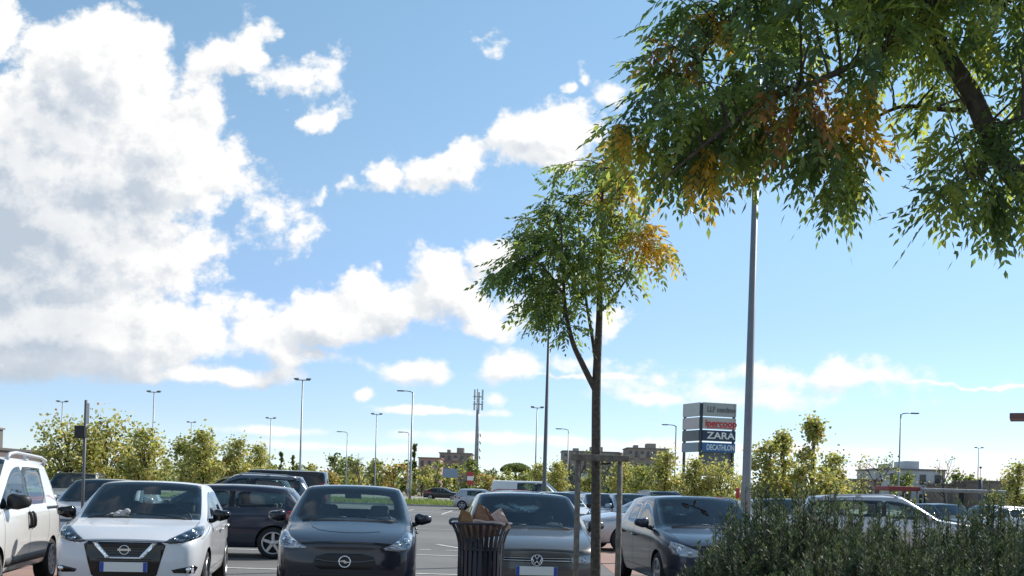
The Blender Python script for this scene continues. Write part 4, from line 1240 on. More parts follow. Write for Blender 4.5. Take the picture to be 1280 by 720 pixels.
def col_over(p):
    px, py = pix(p)
    for (a, b, ra, rb, c) in ((772, 178, 34, 34, 3), (1000, 118, 46, 30, 4), (1052, 86, 34, 30, 3), (1085, 132, 26, 38, 3), (812, 204, 28, 20, 3), (850, 45, 24, 18, 4), (900, 195, 22, 24, 3), (1160, 5, 20, 16, 4), (1010, 216, 22, 18, 3), (1186, 168, 20, 16, 3), (905, 10, 18, 16, 3), (1235, 60, 18, 16, 2)):
        if ((px-a)/ra)**2 + ((py-b)/rb)**2 < 1: return c if rng.random() < .88 else 2
    if px > 1000 and rng.random() < .45: return 2
    return rng.choice([0, 1, 2], p=[.52, .33, .15])
grow('leaning_tree', limbs, tg, dict(len=.27, pairs=6, ll=.070, lw=.027, down=-.6, zmin=2.2, wind=(-.12, 0, -.1)), col_over,
     'near tree whose leafy branches with yellow patches hang over the top right', 'tree', None, tuple(nb), rng, per=8, droop_twig=.18)

# ---- broad-leaved car park trees
def broad(h, w, z0, ncl, nleaf, ls, pal, rng, upright=0.0):
    """meshes of one tree: trunk, crown (local coordinates)"""
    b = MB()
    b.tube([(0, 0, 0), (rng.normal(0, .04), 0, z0*.8), (rng.normal(0, .06), rng.normal(0, .06), z0+(h-z0)*.5), (rng.normal(0, .1), 0, h*.92)], [.02*h, .017*h, .011*h, .004], 8)
    C = []
    for k in range(ncl):
        t = rng.random(); zz = z0 + (h-z0)*t
        ww = w/2*(1-abs(2*t-.8)**2*.55)*(1-upright*t)
        a = rng.uniform(0, 6.28); rr = ww*math.sqrt(rng.random())*.85
        C.append((rr*math.cos(a), rr*math.sin(a), zz, rng.uniform(.10, .22)*w*(1-.45*t*upright)))
    for (x, y, z, r) in C:
        b.tube([(0, 0, max(z0*.7, z-.30*h)), (x*.5, y*.5, z-.10*h), (x, y, z)], [.008*h, .006*h, .003], 5)
    tm = b.mesh('trunk'); tm.materials.append(barkd)
    per = nleaf//ncl; V = []; M = []
    for (x, y, z, r) in C:
        c = np.array([x, y, z]); p = c + rng.normal(0, 1, (per, 3))*np.array([r, r, r*.8])*.62
        n = unit(rng.normal(0, 1, (per, 3)) + np.array([0, 0, .7])); u = unit(np.cross(n, rng.normal(0, 1, (per, 3)))); v = np.cross(n, u)
        s = (ls*(.6+.7*rng.random(per)))[:, None]
        V.append(np.stack([p-u*s*.5, p+v*s*.42+u*s*.05, p+u*s*.55-n*s*.12, p-v*s*.42+u*s*.05], 1))
        q = np.array(pal, float); q = q*rng.uniform(.3, 1.7, 5); q /= q.sum()
        M.append(rng.choice(5, per, p=q))
    cm = np_mesh('crown', np.concatenate(V), np.concatenate(M))
    for m in BL: cm.materials.append(m)
    return tm, cm
def plant(name, meshes, loc, rz, sc, label, cat='tree', group=None):
    r = empty(name, loc, rz, label, cat, group); r.scale = (sc, sc, sc)
    tm, cm = meshes
    if tm: link('trunk', tm, None, r)
    link('crown', cm, None, r); return r
YG = (.20, .36, .32, .08, .04); YD = (.34, .30, .12, .22, .02); OR = (.1, .2, .2, .05, .45); DG = (.25, .03, .0, .72, 0); OL = (.4, .2, .1, .28, .02)
T1 = broad(4.3, 3.6, 1.3, 26, 3300, .155, YG, rng); T2 = broad(3.9, 3.0, 1.2, 22, 2700, .155, YG, rng, .2); T3 = broad(4.4, 2.2, 1.3, 22, 2400, .15, YG, rng, .75); T4 = broad(3.4, 2.8, 1.1, 20, 3000, .15, YD, rng)
def treeat(M, px, D, sc, label, rz=None): return plant('broadleaf_tree', M, (gx(px, D, 0), D, 0), rng.uniform(0, 6.28) if rz is None else rz, sc, label, 'tree', 'yellowing trees planted in the car park')
treeat(T1, 82, 38, .82, 'yellow-green tree behind the white van, the one nearest the left edge', 1)
treeat(T1, 130, 39, .88, 'broad yellow-green tree directly behind the metal sign post', 2.5)
treeat(T2, 176, 38, .80, 'yellowing tree just right of the metal sign post', 4)
treeat(T2, 252, 44, .86, 'rounded light green tree behind the white hatchback roof')
treeat(T4, 232, 56, 1.0, 'small green tree filling the gap left of the rounded light green tree')
treeat(T2, 296, 58, .92, 'thin olive tree beside the small red and white sign')
treeat(T2, 322, 64, .9, 'sparse brownish tree between two distant lamp posts')
for i, (px, D, sc, M, lb) in enumerate(((800, 62, .85, T4, 'green tree behind the right wooden tree stake'), (832, 60, .95, T2, 'yellowing tree left of the shopping centre sign tower'), (868, 58, .84, T2, 'yellow-green tree at the foot of the sign tower, left one'), (900, 58, .80, T1, 'yellow-green tree at the foot of the sign tower, right one'),
        (958, 46, .95, T2, 'bushy yellow-green tree immediately right of the tall lamp mast'), (975, 47, 1.0, T3, 'pointed yellowing tree right of the tall lamp mast, lower of the two spires'), (1014, 45, 1.12, T3, 'tallest pointed yellowing tree right of the tall lamp mast'), (1040, 47, .85, T2, 'yellowing tree just left of the silver tall estate car roof'),
        (995, 50, .72, T4, 'low green tree in the gap between the two pointed trees'), (1272, 52, .86, T2, 'yellow-green tree cut by the right edge of the view'), (1240, 60, .6, T4, 'small tree near the right edge in front of the low wall'),
        (672, 75, .82, T2, 'yellow tree behind the white panel van, left one'), (696, 74, .85, T2, 'yellow tree behind the white panel van, right one'), (655, 80, .74, T4, 'olive bush tree under the umbrella pine'), (735, 76, .72, T4, 'dark green tree behind the left wooden tree stake'), (775, 78, .95, T2, 'thin yellow tree seen between trunk and right stake'))):
    treeat(M, px, D, sc, lb)
# nearly bare trees
def bare(h, rng, leafy):
    b = MB(); tips = []
    def br(p, d, l, r, dep):
        q = p + d*l
        m = (p+q)/2 + Vector(rng.normal(0, .04*l, 3))
        b.tube([p, m, q], [r, r*.85, r*.65], 5)
        if dep == 0: tips.append(q); return
        for k in range(3 if dep > 1 else 2):
            nd = (d + Vector(rng.normal(0, .48, 3))).normalized(); nd.z = max(nd.z, .05); br(q if k < 2 else m, nd, l*rng.uniform(.62, .8), r*.6, dep-1)
    br(Vector((0, 0, 0)), Vector((0, 0, 1)), h*.36, .02*h, 5)
    tm = b.mesh('trunk'); tm.materials.append(barkd)
    n = max(30, int(len(tips)*leafy)); T = np.array([tuple(tips[i]) for i in rng.integers(0, len(tips), n)]) + rng.normal(0, .12, (n, 3))
    nn = unit(rng.normal(0, 1, (n, 3))); u = unit(np.cross(nn, rng.normal(0, 1, (n, 3)))); v = np.cross(nn, u); s = (.16*(.6+.7*rng.random(n)))[:, None]
    cm = np_mesh('crown', np.stack([T-u*s*.5, T+v*s*.4, T+u*s*.5, T-v*s*.4], 1), rng.choice(5, n, p=[.4, .2, .1, .28, .02]))
    for m in BL: cm.materials.append(m)
    return tm, cm
B1, B2, B3 = bare(4.6, rng, 2.2), bare(4.8, rng, .5), bare(4.6, rng, .4)
plant('bare_tree', B1, (gx(1094, 72), 72, 0), 0, 1.0, 'thin tree with few dark leaves left of the white low building')
plant('bare_tree', B2, (gx(1180, 78), 78, 0), 1, 1.1, 'almost leafless tree in front of the white low building')
plant('bare_tree', B2, (gx(722, 88), 88, 0), 2, 1.12, 'almost leafless tree above the left wooden tree stake')
plant('bare_tree', B1, (gx(760, 92), 92, 0), 3, .95, 'leafless small tree right of the young trunk, before the flats')
plant('bare_tree', B3, (gx(448, 112), 112, 0), 0, 1.0, 'leafless sapling on the verge behind the black-blue hatchback')
# far belt: single shrubs and trees beyond the road
FT = {'d': [broad(7, 6.0, .3, 22, 900, .55, DG, rng) for _ in range(2)], 'o': [broad(5, 4.4, .2, 16, 700, .42, OL, rng) for _ in range(2)], 'r': [broad(4.5, 4.2, .2, 14, 600, .4, OR, rng)], 'y': [broad(4.5, 4.0, .2, 14, 600, .4, YG, rng)],
      'c': [broad(9, 1.8, .2, 26, 900, .4, DG, rng, .5)]}
KIND = {'d': ('evergreen_tree', 'dark evergreen tree'), 'o': ('shrub', 'olive green shrub'), 'r': ('shrub', 'rust orange shrub'), 'y': ('shrub', 'yellow leaved shrub'), 'c': ('cypress_tree', 'slim dark cypress')}
spots = [('c', 350, 200, .85, 'left of the nearest twin-headed lamp post'), ('c', 365, 205, .8, 'touching the nearest twin-headed lamp post'), ('d', 372, 210, .7, 'low behind the nearest twin-headed lamp post'), ('y', 393, 190, 1.15, 'above the black van roof'), ('d', 418, 200, .95, 'above the left corner of the black-blue hatchback'), ('d', 438, 205, 1.0, 'behind the leafless sapling'), ('d', 470, 230, .95, 'under the slim twin-headed post in the middle'),
         ('r', 412, 150, .85, 'behind the roof of the black-blue hatchback, left one'), ('y', 445, 150, 1.0, 'behind the roof of the black-blue hatchback'), ('o', 468, 155, 1.0, 'between the yellow and the rust shrub'), ('r', 492, 158, 1.25, 'bright, left of the curved-arm lamp post'), ('c', 517, 170, .98, 'at the curved-arm lamp post'), ('d', 508, 190, .8, 'left of the reddish block of flats'), ('y', 527, 156, 1.05, 'right of the curved-arm lamp post'), ('o', 545, 160, 1.1, 'below the reddish block of flats'), ('o', 568, 165, 1.0, 'beside the small blue hoarding'),
         ('d', 586, 175, .85, 'under the phone mast'), ('r', 608, 160, .95, 'right of the phone mast'), ('o', 628, 170, .95, 'left of the umbrella pine'), ('d', 612, 200, .75, 'between the phone mast and the umbrella pine'), ('d', 700, 200, .8, 'in front of the left pale block of flats'), ('d', 742, 205, .85, 'before the pale block of flats'), ('d', 790, 190, .8, 'in front of the right pale block of flats'), ('o', 850, 190, 1.0, 'left of the sign tower foot'),
         ('o', 1075, 130, .75, 'left of the white low building'), ('d', 1128, 150, .8, 'in front of the white low building'), ('d', 1195, 190, .95, 'right of the white low building'), ('d', 1213, 185, .95, 'round, before the brown sheds'), ('o', 930, 120, .8, 'behind the tall lamp mast'), ('o', 1050, 140, .7, 'above the silver tall estate car'), ('d', 30, 190, .8, 'behind the white van roof'), ('o', 205, 140, .8, 'between the left trees'), ('o', 340, 140, .8, 'behind the estate car with rails')]
for i, (k, px, D, sc, where) in enumerate(spots):
    nm, lb = KIND[k]
    plant(nm, FT[k][i % len(FT[k])], (gx(px, D), D, 0), rng.uniform(0, 6.28), sc, lb+' '+where, 'tree' if k in 'dc' else 'shrub', 'far trees and shrubs beyond the road')
# umbrella pine
b = MB(); b.tube([(0, 0, 0), (.2, 0, 3), (.1, 0, 5.5)], [.35, .28, .2], 8)
for k in range(7): b.tube([(.1, 0, 4.6), (3*math.cos(k*.9), 3*math.sin(k*.9), 6.6)], [.14, .05], 6)
tm = b.mesh('trunk'); tm.materials.append(barkd)
n = 2600; a = rng.uniform(0, 6.28, n); rr = 4.2*np.sqrt(rng.random(n)); p = np.stack([rr*np.cos(a), rr*np.sin(a), 6.2 + 2.4*rng.random(n)*np.sqrt(np.maximum(0, 1-(rr/4.3)**2))], 1)
nn = unit(rng.normal(0, 1, (n, 3))); u = unit(np.cross(nn, rng.normal(0, 1, (n, 3)))); v = np.cross(nn, u); s = .5
cm = np_mesh('crown', np.stack([p-u*s*.5, p+v*s*.4, p+u*s*.5, p-v*s*.4], 1), rng.choice([0, 3], n, p=[.2, .8]))
for m in BL: cm.materials.append(m)
plant('umbrella_pine', (tm, cm), (gx(644, 270), 270, 0), 0, 1.0, 'dark umbrella pine with flat rounded crown in the middle distance')
# far wood as one mass
n = 26000; x = rng.uniform(-330, 380, n); y = rng.uniform(300, 420, n)
top = 5.2 + 2.2*np.sin(x*.05)+1.6*np.sin(x*.13+1)+1.3*np.sin(x*.31+y*.1)
p = np.stack([x, y, np.maximum(.3, top)*rng.random(n)**.6], 1)
nn = unit(rng.normal(0, 1, (n, 3))); u = unit(np.cross(nn, rng.normal(0, 1, (n, 3)))); v = np.cross(nn, u); s = 1.3
cm = np_mesh('distant_wood', np.stack([p-u*s*.5, p+v*s*.4, p+u*s*.5, p-v*s*.4], 1), rng.choice(5, n, p=[.3, .08, .05, .55, .02]))
tag(link('distant_wood', cm, BL), 'low band of dark green woodland along the horizon', 'wood', kind='stuff')

# ---- rosemary hedge
RM = [leafmat('rosemary_dark', (.034, .056, .032), (.07, .11, .04), .55, .25), leafmat('rosemary_green', (.065, .098, .045), (.12, .17, .06), .55, .3), leafmat('rosemary_grey', (.18, .205, .14), (.2, .23, .12), .6, .25)]
stemm = mat('rosemary_stem', (.10, .075, .05), .9)
def rosemary(rng, nst=240, h=1.32, w=.60):
    b = MB(); P, Dn, Mi = [], [], []
    for k in range(nst):
        a = rng.uniform(0, 6.28); r0 = .12*math.sqrt(rng.random()); r1 = w*rng.random()**.6
        hh = h*(1-.35*(r1/w)**2)*rng.uniform(.70, 1.08)
        p0 = np.array([r0*math.cos(a), r0*math.sin(a), 0]); a2 = a+rng.normal(0, .25)
        p2 = np.array([r1*math.cos(a2), r1*math.sin(a2), hh]); p1 = np.array([r1*.95*math.cos(a2), r1*.95*math.sin(a2), hh*.45])
        q = bez(p0, p1, p2, 9)
        b.tube([Vector(x) for x in q], list(np.linspace(.007, .0018, 9)), 4, caps=False)
        side = []
        for j in range(rng.integers(2, 5)):
            t = rng.uniform(.5, .9); s0 = p0*(1-t)**2+p1*2*t*(1-t)+p2*t*t
            s1 = s0 + np.array([rng.normal(0, .05), rng.normal(0, .05), rng.uniform(.10, .22)]); side.append((s0, s1))
            b.tube([Vector(s0), Vector(s1)], [.003, .0012], 4, caps=False)
        c = rng.choice(3, p=[.45, .38, .17])
        def needles(f, n, lo):
            t = lo + (1-lo)*rng.random(n); pts = np.array([f(x) for x in t]); tan = unit(np.array([f(min(x+.02, 1.0))-f(x-.02) for x in t]))
            rad = unit(np.cross(tan, rng.normal(0, 1, (n, 3)))); d = unit(tan*.75 + rad*(.9-.35*t[:, None]))
            P.append(pts); Dn.append(d); Mi.append(np.where(rng.random(n) < .7, c, rng.integers(0, 3, n)))
        needles(lambda x: p0*(1-x)**2+p1*2*x*(1-x)+p2*x*x, 150, .40)
        for s0, s1 in side: needles(lambda x: s0+(s1-s0)*x, 44, .1)
    tm = b.mesh('stems'); tm.materials.append(stemm)
    P = np.concatenate(P); Dn = np.concatenate(Dn); Mi = np.concatenate(Mi); n = len(P)
    w_ = unit(np.cross(Dn, rng.normal(0, 1, (n, 3)))); L = (.034*(.7+.5*rng.random(n)))[:, None]; wd = .0070
    cm = np_mesh('needles', np.stack([P, P+Dn*L*.5+w_*wd*.5, P+Dn*L, P+Dn*L*.5-w_*wd*.5], 1), Mi)
    for m in RM: cm.materials.append(m)
    return tm, cm
RS = [rosemary(rng) for _ in range(3)]
places = [(1.60, 6.35, .92, 'lowest rosemary bush at the left end of the hedge, beside the dark blue hatchback'), (1.80, 6.75, 1.13, 'rosemary bush in front of the bonnet of the dark blue hatchback'), (1.95, 5.75, .92, 'low front rosemary bush, second from the left end'), (2.08, 6.6, 1.07, 'rosemary bush before the pale grey hatchback roof'), (2.25, 5.7, .95, 'front rosemary bush below the silver estate car, left one'), (2.62, 6.7, 1.0, 'rosemary bush standing before the silver tall estate car'),
          (2.72, 5.75, .93, 'front rosemary bush below the silver estate car, right one'), (3.12, 6.6, 1.10, 'tallest rosemary bush, right of the silver tall estate car'), (3.02, 5.3, .93, 'front rosemary bush in the bottom right corner'), (3.62, 6.75, 1.06, 'rosemary bush at the right edge behind the others'), (1.78, 7.2, .95, 'small rosemary bush behind the left end of the hedge')]
for i, (x, y, sc, lb) in enumerate(places):
    r = empty('rosemary_bush', (x, y, .05), rng.uniform(0, 6.28), lb, 'shrub', 'rosemary bushes of the hedge'); r.scale = (1.0, 1.0, sc)
    tm, cm = RS[i % 3]; link('stems', tm, None, r); link('needles', cm, None, r)
# ================================================================ street things
galv = mat('galvanised_steel', (.30, .31, .325), .5, metal=.6, noise=.15, nscale=3)
darkpole = mat('dark_pole', (.13, .135, .14), .55, metal=.4)
lampglass = mat('lamp_cover', (.55, .56, .56), .3)
def lamp_post(px, D, h, kind, label, r=.09, mt=None, side=-1):
    mt = mt or galv
    root = empty('lamp_post', (gx(px, D, 0), D, 0), 0, label, 'lamp post', 'lamp posts around the car park')
    b = MB(); b.tube([(0, 0, 0), (0, 0, h*.15), (0, 0, h*.155), (0, 0, h)], [r*1.35, r*1.25, r*1.1, r*.62], 14); b.build('pole', mt, root)
    b = MB(); b.box((0, 0, .01), (r*5, r*5, .03), bevel=.005)
    for a in range(4): b.tube([(r*1.9*(1 if a % 2 else -1), r*1.9*(1 if a//2 else -1), .02), (r*1.9*(1 if a % 2 else -1), r*1.9*(1 if a//2 else -1), .08)], .015, 6)
    b.build('base_plate', mt, root)
    b = MB(); b.box((0, -r*1.32, h*.08), (r*1.0, .02, .3), bevel=.005); b.build('service_hatch', darkpole, root)
    if kind == 'T':
        b = MB(); b.tube([(-.75, 0, h-.05), (.75, 0, h-.05)], .05, 8); b.build('cross_arm', mt, root)
        for s in (-.62, .62):
            b = MB(); b.box((s, -.12, h+.06), (.46, .42, .13), rx=R(12), bevel=.03); hd = b.build('lamp_head', darkpole, root)
            b = MB(); b.box((s, -.12, h-.014), (.38, .34, .015), rx=R(12)); b.build('lamp_cover', lampglass, hd)
    else:
        b = MB(); b.tube([(0, 0, h-.4), (.03*side, 0, h-.08), (.2*side, 0, h+.04), (.55*side, 0, h+.08), (1.0*side, 0, h+.1)], [.06, .055, .05, .045, .04], 8); b.build('arm', mt, root)
        b = MB(); b.box((1.2*side, 0, h+.09), (.72, .26, .11), ry=0, bevel=.04); hd = b.build('lamp_head', darkpole, root)
        b = MB(); b.box((1.2*side, 0, h+.028), (.5, .2, .015)); b.build('lamp_cover', lampglass, hd)
    return root
for (px, D, h, k, lb, r, sd_) in (
    (374, 104, 12, 'T', 'tall twin-headed lamp post left of centre, the nearest of its kind', .10, -1), (189, 124, 12, 'T', 'twin-headed lamp post rising above the left trees', .10, -1), (75, 145, 12, 'T', 'twin-headed lamp post half hidden in the leftmost tree', .10, -1),
    (237, 187, 12, 'T', 'faint twin-headed lamp post above the rounded light green tree', .10, -1), (336, 168, 12, 'T', 'twin-headed lamp post just left of the nearest tall one', .10, -1), (468, 151, 12, 'T', 'slim twin-headed lamp post left of the curved-arm lamp post', .10, -1), (668, 130, 12, 'T', 'twin-headed lamp post close left of the plain dark mast', .10, -1), (1221, 192, 12, 'T', 'small twin-headed lamp post near the right edge', .10, -1),
    (512, 100, 10.7, 'arm', 'curved-arm lamp post standing on the grass verge', .10, -1), (432, 148, 9, 'arm', 'short thin lamp post with arm over the black-blue hatchback', .08, -1), (509, 144, 9, 'arm', 'thin lamp post directly left of the curved-arm one', .08, -1), (842, 112, 9, 'arm', 'lamp post with arm to the left beside the sign tower', .08, -1), (1122, 88, 9, 'arm', 'lamp post with short arm to the right above the white low building', .08, 1), (708, 122, 8.8, 'arm', 'thin lamp post above the left pale block of flats', .08, -1)):
    lamp_post(px, D, h, k, lb, r, None, sd_)
lamp_post(930, 24, 12, 'T', 'tall grey lamp mast on the right running up into the leaves', .092, mat('mast_grey', (.20, .21, .225), .5, metal=.35, noise=.12, nscale=2))
lamp_post(679, 55, 12, 'T', 'plain dark mast running up behind the crown of the young tree', .105, darkpole)
# phone mast
root = empty('phone_mast', (gx(594, 191), 191, 0), 0, 'grey phone mast with antenna cluster above the dark shrubs', 'mast')
b = MB(); b.tube([(0, 0, 0), (0, 0, 19.5)], [.45, .26], 12); b.build('pole', galv, root)
for z in (17.2, 18.6):
    b = MB(); ring(b, Vector((0, 0, 0)), .9, .05)
    me = b.mesh('gallery'); me.transform(Matrix.Translation((0, 0, z)) @ Matrix.Rotation(R(90), 4, 'X')); link('gallery', me, darkpole, root)
for a in range(3):
    for z, hh in ((16.6, 1.8), (18.6, 2.0)):
        b = MB(); b.box((.85*math.cos(a*2.09+.4), .85*math.sin(a*2.09+.4), z+.4), (.32, .22, hh), rz=a*2.09+.4, bevel=.04); b.build('antenna', lampglass, root)
for z in (10, 8.6, 7.2, 11.4): 
    b = MB(); b.lathe([(0, 0), (.28, .02), (.36, .16), (.3, .2), (0, .2)], 16, Matrix.Translation((.5, -.2, z)) @ Matrix.Rotation(R(75), 4, 'Y')); b.build('dish', darkpole, root)
# sign post by the white hatchback
P0 = Vector((gx(100.5, 16.6, 0), 16.6, 0))
root = empty('sign_post', P0, 0, 'slim metal post with small dark box behind the white hatchback', 'post')
b = MB(); b.tube([(0, 0, 0), (.01, 0, 2.72)], .024, 10); b.build('pole', darkpole, root)
b = MB(); b.box((-.05, -.03, 2.2), (.17, .12, .2), bevel=.02); b.build('control_box', blackp, root)
b = MB(); b.box((.06, -.03, 2.5), (.05, .02, .34), bevel=.004); b.build('plate', lampglass, root)
# wooden stakes
wood = mat('weathered_wood', (.17, .145, .12), .9, noise=.35, nscale=18, bump=.5)
Ds = 9.25
root = empty('tree_stake_frame', base_loc := (gx(745, Ds, 0), Ds, .04), 0, 'weathered wooden stakes with a cross rail holding the young tree', 'tree stakes')
xl, xr = gx(720, Ds-.1, 1)-base_loc[0], gx(772.5, Ds-.1, 1)-base_loc[0]
for x in (xl, xr):
    b = MB(); b.tube([(x, -.1, -.05), (x+.004, -.1, .9), (x-.004, -.1, 1.80)], [.027, .026, .024], 12); b.build('post', wood, root)
b = MB(); b.box(((xl+xr)/2, -.148, 1.745), (xr-xl+.14, .03, .055), bevel=.006); b.build('cross_rail', wood, root)
b = MB(); b.tube([(-.06+.06*0, -.12, 1.70), (-.065, .0, 1.70), (.0, .065, 1.70), (.065, .0, 1.70), (.06, -.12, 1.70)], .010, 6); b.build('tie_strap', rubber, root)
# litter bin
Db = 10.5; bx = gx(601, Db, .8)
root = empty('litter_bin', (bx, Db, 0), 0, 'dark slatted metal litter bin with flared rim, overfull', 'litter bin')
binm = mat('bin_dark_metal', (.020, .022, .034), .32, metal=.5, coat=.4)
b = MB()
for k in range(28):
    a = 2*math.pi*k/28; c, s = math.cos(a), math.sin(a); t = Vector((-s, c, 0))
    prof = [(.215, .10), (.235, .3), (.245, .60), (.245, .84), (.252, .93), (.275, 1.01), (.305, 1.07), (.325, 1.10), (.332, 1.125), (.322, 1.135)]
    L = []
    for (r, z) in prof:
        w = .019
        o = Vector((r*c, r*s, z)); L.append([b.bm.verts.new(o - t*w + Vector((c, s, 0))*.004), b.bm.verts.new(o + t*w + Vector((c, s, 0))*.004), b.bm.verts.new(o + t*w - Vector((c, s, 0))*.004), b.bm.verts.new(o - t*w - Vector((c, s, 0))*.004)])
    for i in range(len(L)-1):
        for q in range(4): b.bm.faces.new((L[i][q], L[i][(q+1) % 4], L[i+1][(q+1) % 4], L[i+1][q]))
    b.bm.faces.new(L[0]); b.bm.faces.new(L[-1][::-1])
b.build('slats', binm, root)
b = MB(); b.lathe([(.18, .04), (.205, .1), (.222, .3), (.232, .6), (.230, .86), (.222, .86), (.222, .3), (.0, .12)], 32); b.build('liner', blackp, root)
def hoop(z, r, t):
    b = MB(); ring(b, Vector((0, 0, 0)), r, t, 40); me = b.mesh('hoop'); me.transform(Matrix.Translation((0, 0, z)) @ Matrix.Rotation(R(90), 4, 'X')); return link('hoop', me, binm, root)
hoop(.14, .225, .012); hoop(.55, .238, .010); hoop(.86, .238, .010); hoop(1.128, .325, .012)
root.scale = (.94, .94, 1)
b = MB(); b.lathe([(0, 0), (.19, 0), (.19, .06), (.16, .08), (0, .08)], 28); b.build('foot', binm, root)
card = mat('brown_cardboard', (.23, .13, .085), .85, noise=.2, nscale=12); paperp = mat('pale_paper', (.50, .38, .34), .7, noise=.12, nscale=14); tan = mat('tan_paper', (.24, .13, .06), .8, noise=.2, nscale=9)
def crumple(name, pts, th, m, loc, rot, label, cat, seed):
    r = random.Random(seed); bm = bmesh.new(); bm.faces.new([bm.verts.new((x, 0, z)) for x, z in pts])
    bmesh.ops.triangulate(bm, faces=bm.faces[:]); bmesh.ops.subdivide_edges(bm, edges=bm.edges[:], cuts=4, use_grid_fill=True)
    for v in bm.verts: v.co.y += r.uniform(-1, 1)*.014 + .25*v.co.x*v.co.x
    bmesh.ops.solidify(bm, geom=bm.faces[:], thickness=th)
    bmesh.ops.recalc_face_normals(bm, faces=bm.faces)
    me = bpy.data.meshes.new(name); bm.to_mesh(me); bm.free()
    o = link(name, me, m, None, loc, rot); return tag(o, label, cat)
crumple('cardboard', [(-.17, -.16), (.16, -.12), (.12, .05), (.02, .17), (-.06, .22), (-.12, .08)], .006, card, (bx+.03, Db-.06, 1.12), (R(-14), 0, R(8)), 'torn brown cardboard sticking up out of the litter bin', 'cardboard', 1)
crumple('paper_bag', [(-.14, -.15), (.05, -.15), (.03, .10), (-.05, .16), (-.12, .06)], .012, tan, (bx-.12, Db-.13, 1.13), (R(-8), R(-16), R(-12)), 'crumpled tan paper bag at the left side of the litter bin', 'bag', 2)
crumple('food_tray', [(-.15, -.035), (.17, -.02), (.17, .035), (-.15, .02)], .02, paperp, (bx+.07, Db-.235, 1.125), (R(62), R(6), R(6)), 'pale pinkish paper tray lying on the rim of the bin', 'paper tray', 3)
crumple('paper_cup', [(-.045, -.12), (.045, -.12), (.06, .10), (-.06, .10)], .03, paperp, (bx+.20, Db-.18, 1.17), (R(10), R(-34), 0), 'pale crushed paper cup leaning at the right of the bin', 'paper cup', 4)
# soft toy on the dashboard of the white hatchback
b = MB()
for (x, y, z, d) in ((0, 0, .035, .12), (.07, .01, .045, .13), (-.07, .02, .03, .09), (.11, -.01, .09, .085), (.02, .02, .07, .08), (-.12, .0, .02, .06)): b.ball((x, y, z), (d, d*.9, d*.85), 2)
me = b.mesh('soft_toy'); mloc = micra.matrix_world
o = link('soft_toy', me, mat('plush_white', (.42, .41, .40), .95), None); hd = R(10.5)
v = Matrix.Rotation(hd, 4, 'Z') @ Vector((-.27, -.98, .975)); o.location = micra.location + v; o.rotation_euler.z = hd
tag(o, 'white plush lying on the dashboard of the white hatchback', 'soft toy')
# ---------------------------------------------------------------- sign tower
def text_mesh(s, size, depth=.03, sx=1.0, bold=0):
    cu = bpy.data.curves.new('t', 'FONT'); cu.body = s; cu.size = size; cu.extrude = depth; cu.align_x = 'CENTER'; cu.align_y = 'CENTER'; cu.offset = bold
    ob = bpy.data.objects.new('t', cu); COL.objects.link(ob)
    dg = bpy.context.evaluated_depsgraph_get(); dg.update()
    me = bpy.data.meshes.new_from_object(ob.evaluated_get(dg)); bpy.data.objects.remove(ob)
    me.transform(Matrix.Diagonal((sx, 1, 1, 1)) @ Matrix.Identity(4)); me.transform(Matrix.Rotation(R(90), 4, 'X')); return me
Dt = 110; tx = gx(876, Dt, 8)
root = empty('sign_tower', (tx, Dt, 0), R(0), 'four-tier shopping centre sign tower with white, red and blue panels', 'sign tower')
steel = mat('sign_frame', (.06, .065, .075), .5, metal=.3)
k = Dt/F
W1, W2_ = 3.9, 3.2           # lengths of the two faces
ang = R(-16)
er = Vector((math.cos(R(14)), math.sin(R(14)), 0)); el = Vector((-math.cos(R(66)), math.sin(R(66)), 0))
tiers = [(503, 520, (.38, .38, .40), 'I.I.F maximo', (.16, .16, .17), .82, (.46, .46, .47)), (521.5, 536, (.46, .44, .44), 'ipercoop', (.55, .02, .035), 1.02, (.50, .44, .44)), (537.5, 551, (.018, .035, .085), 'ZARA', (.75, .76, .78), 1.0, (.12, .13, .14)), (553, 565, (.03, .12, .32), 'DECATHLON', (.62, .70, .82), .82, (.22, .26, .32))]
zc = lambda py: EYE + (hz(885)-py)*k
for t0, t1, colr, txt, tcol, ts, c2 in tiers:
    za, zb_ = zc(t1), zc(t0); zm = (za+zb_)/2; h = zb_-za
    m1 = mat('panel_'+txt.lower().replace('.', '').replace(' ', ''), colr, .35, noise=.05, nscale=.6)
    m2 = mat('side_'+txt.lower().replace('.', '').replace(' ', ''), c2, .35, noise=.05, nscale=.6)
    b = MB(); b.box(er*(W1/2+.12) + Vector((0, 0, zm)) , (W1, .28, h), rz=R(14), bevel=.03); pn = b.build('sign_panel', m1, root)
    b = MB(); b.box(el*(W2_/2+.20) + Vector((0, 0, zm)), (W2_, .28, h), rz=R(180-66), bevel=.03); ps = b.build('side_panel', m2, root)
    me = text_mesh(txt, ts, .03, {'ZARA': 1.25, 'DECATHLON': .66, 'ipercoop': 1.0}.get(txt, .82), bold=.02)
    nrm = Vector((math.sin(R(14)), -math.cos(R(14)), 0))
    link('lettering', me, mat('letters_'+txt.lower().replace('.', '').replace(' ', ''), tcol, .5), pn, loc=er*(W1/2+.3) + nrm*.165 + Vector((0, 0, zm-.02)), rot=(0, 0, R(14)))
    if txt == 'ipercoop':
        b = MB(); c0 = er*(W1/2+.3)+nrm*.15; b.box(c0+Vector((0, 0, zm-.45)), (2.7, .03, .09), rz=R(14)); b.build('underline', mat('letters_ipercoop', tcol), pn)
b = MB()
for q in (Vector((0, 0, 0)), er*(W1-.1), el*(W2_-.1)): b.tube([q, q+Vector((0, 0, zc(503)-.1))], .16, 4)
b.build('column', steel, root)
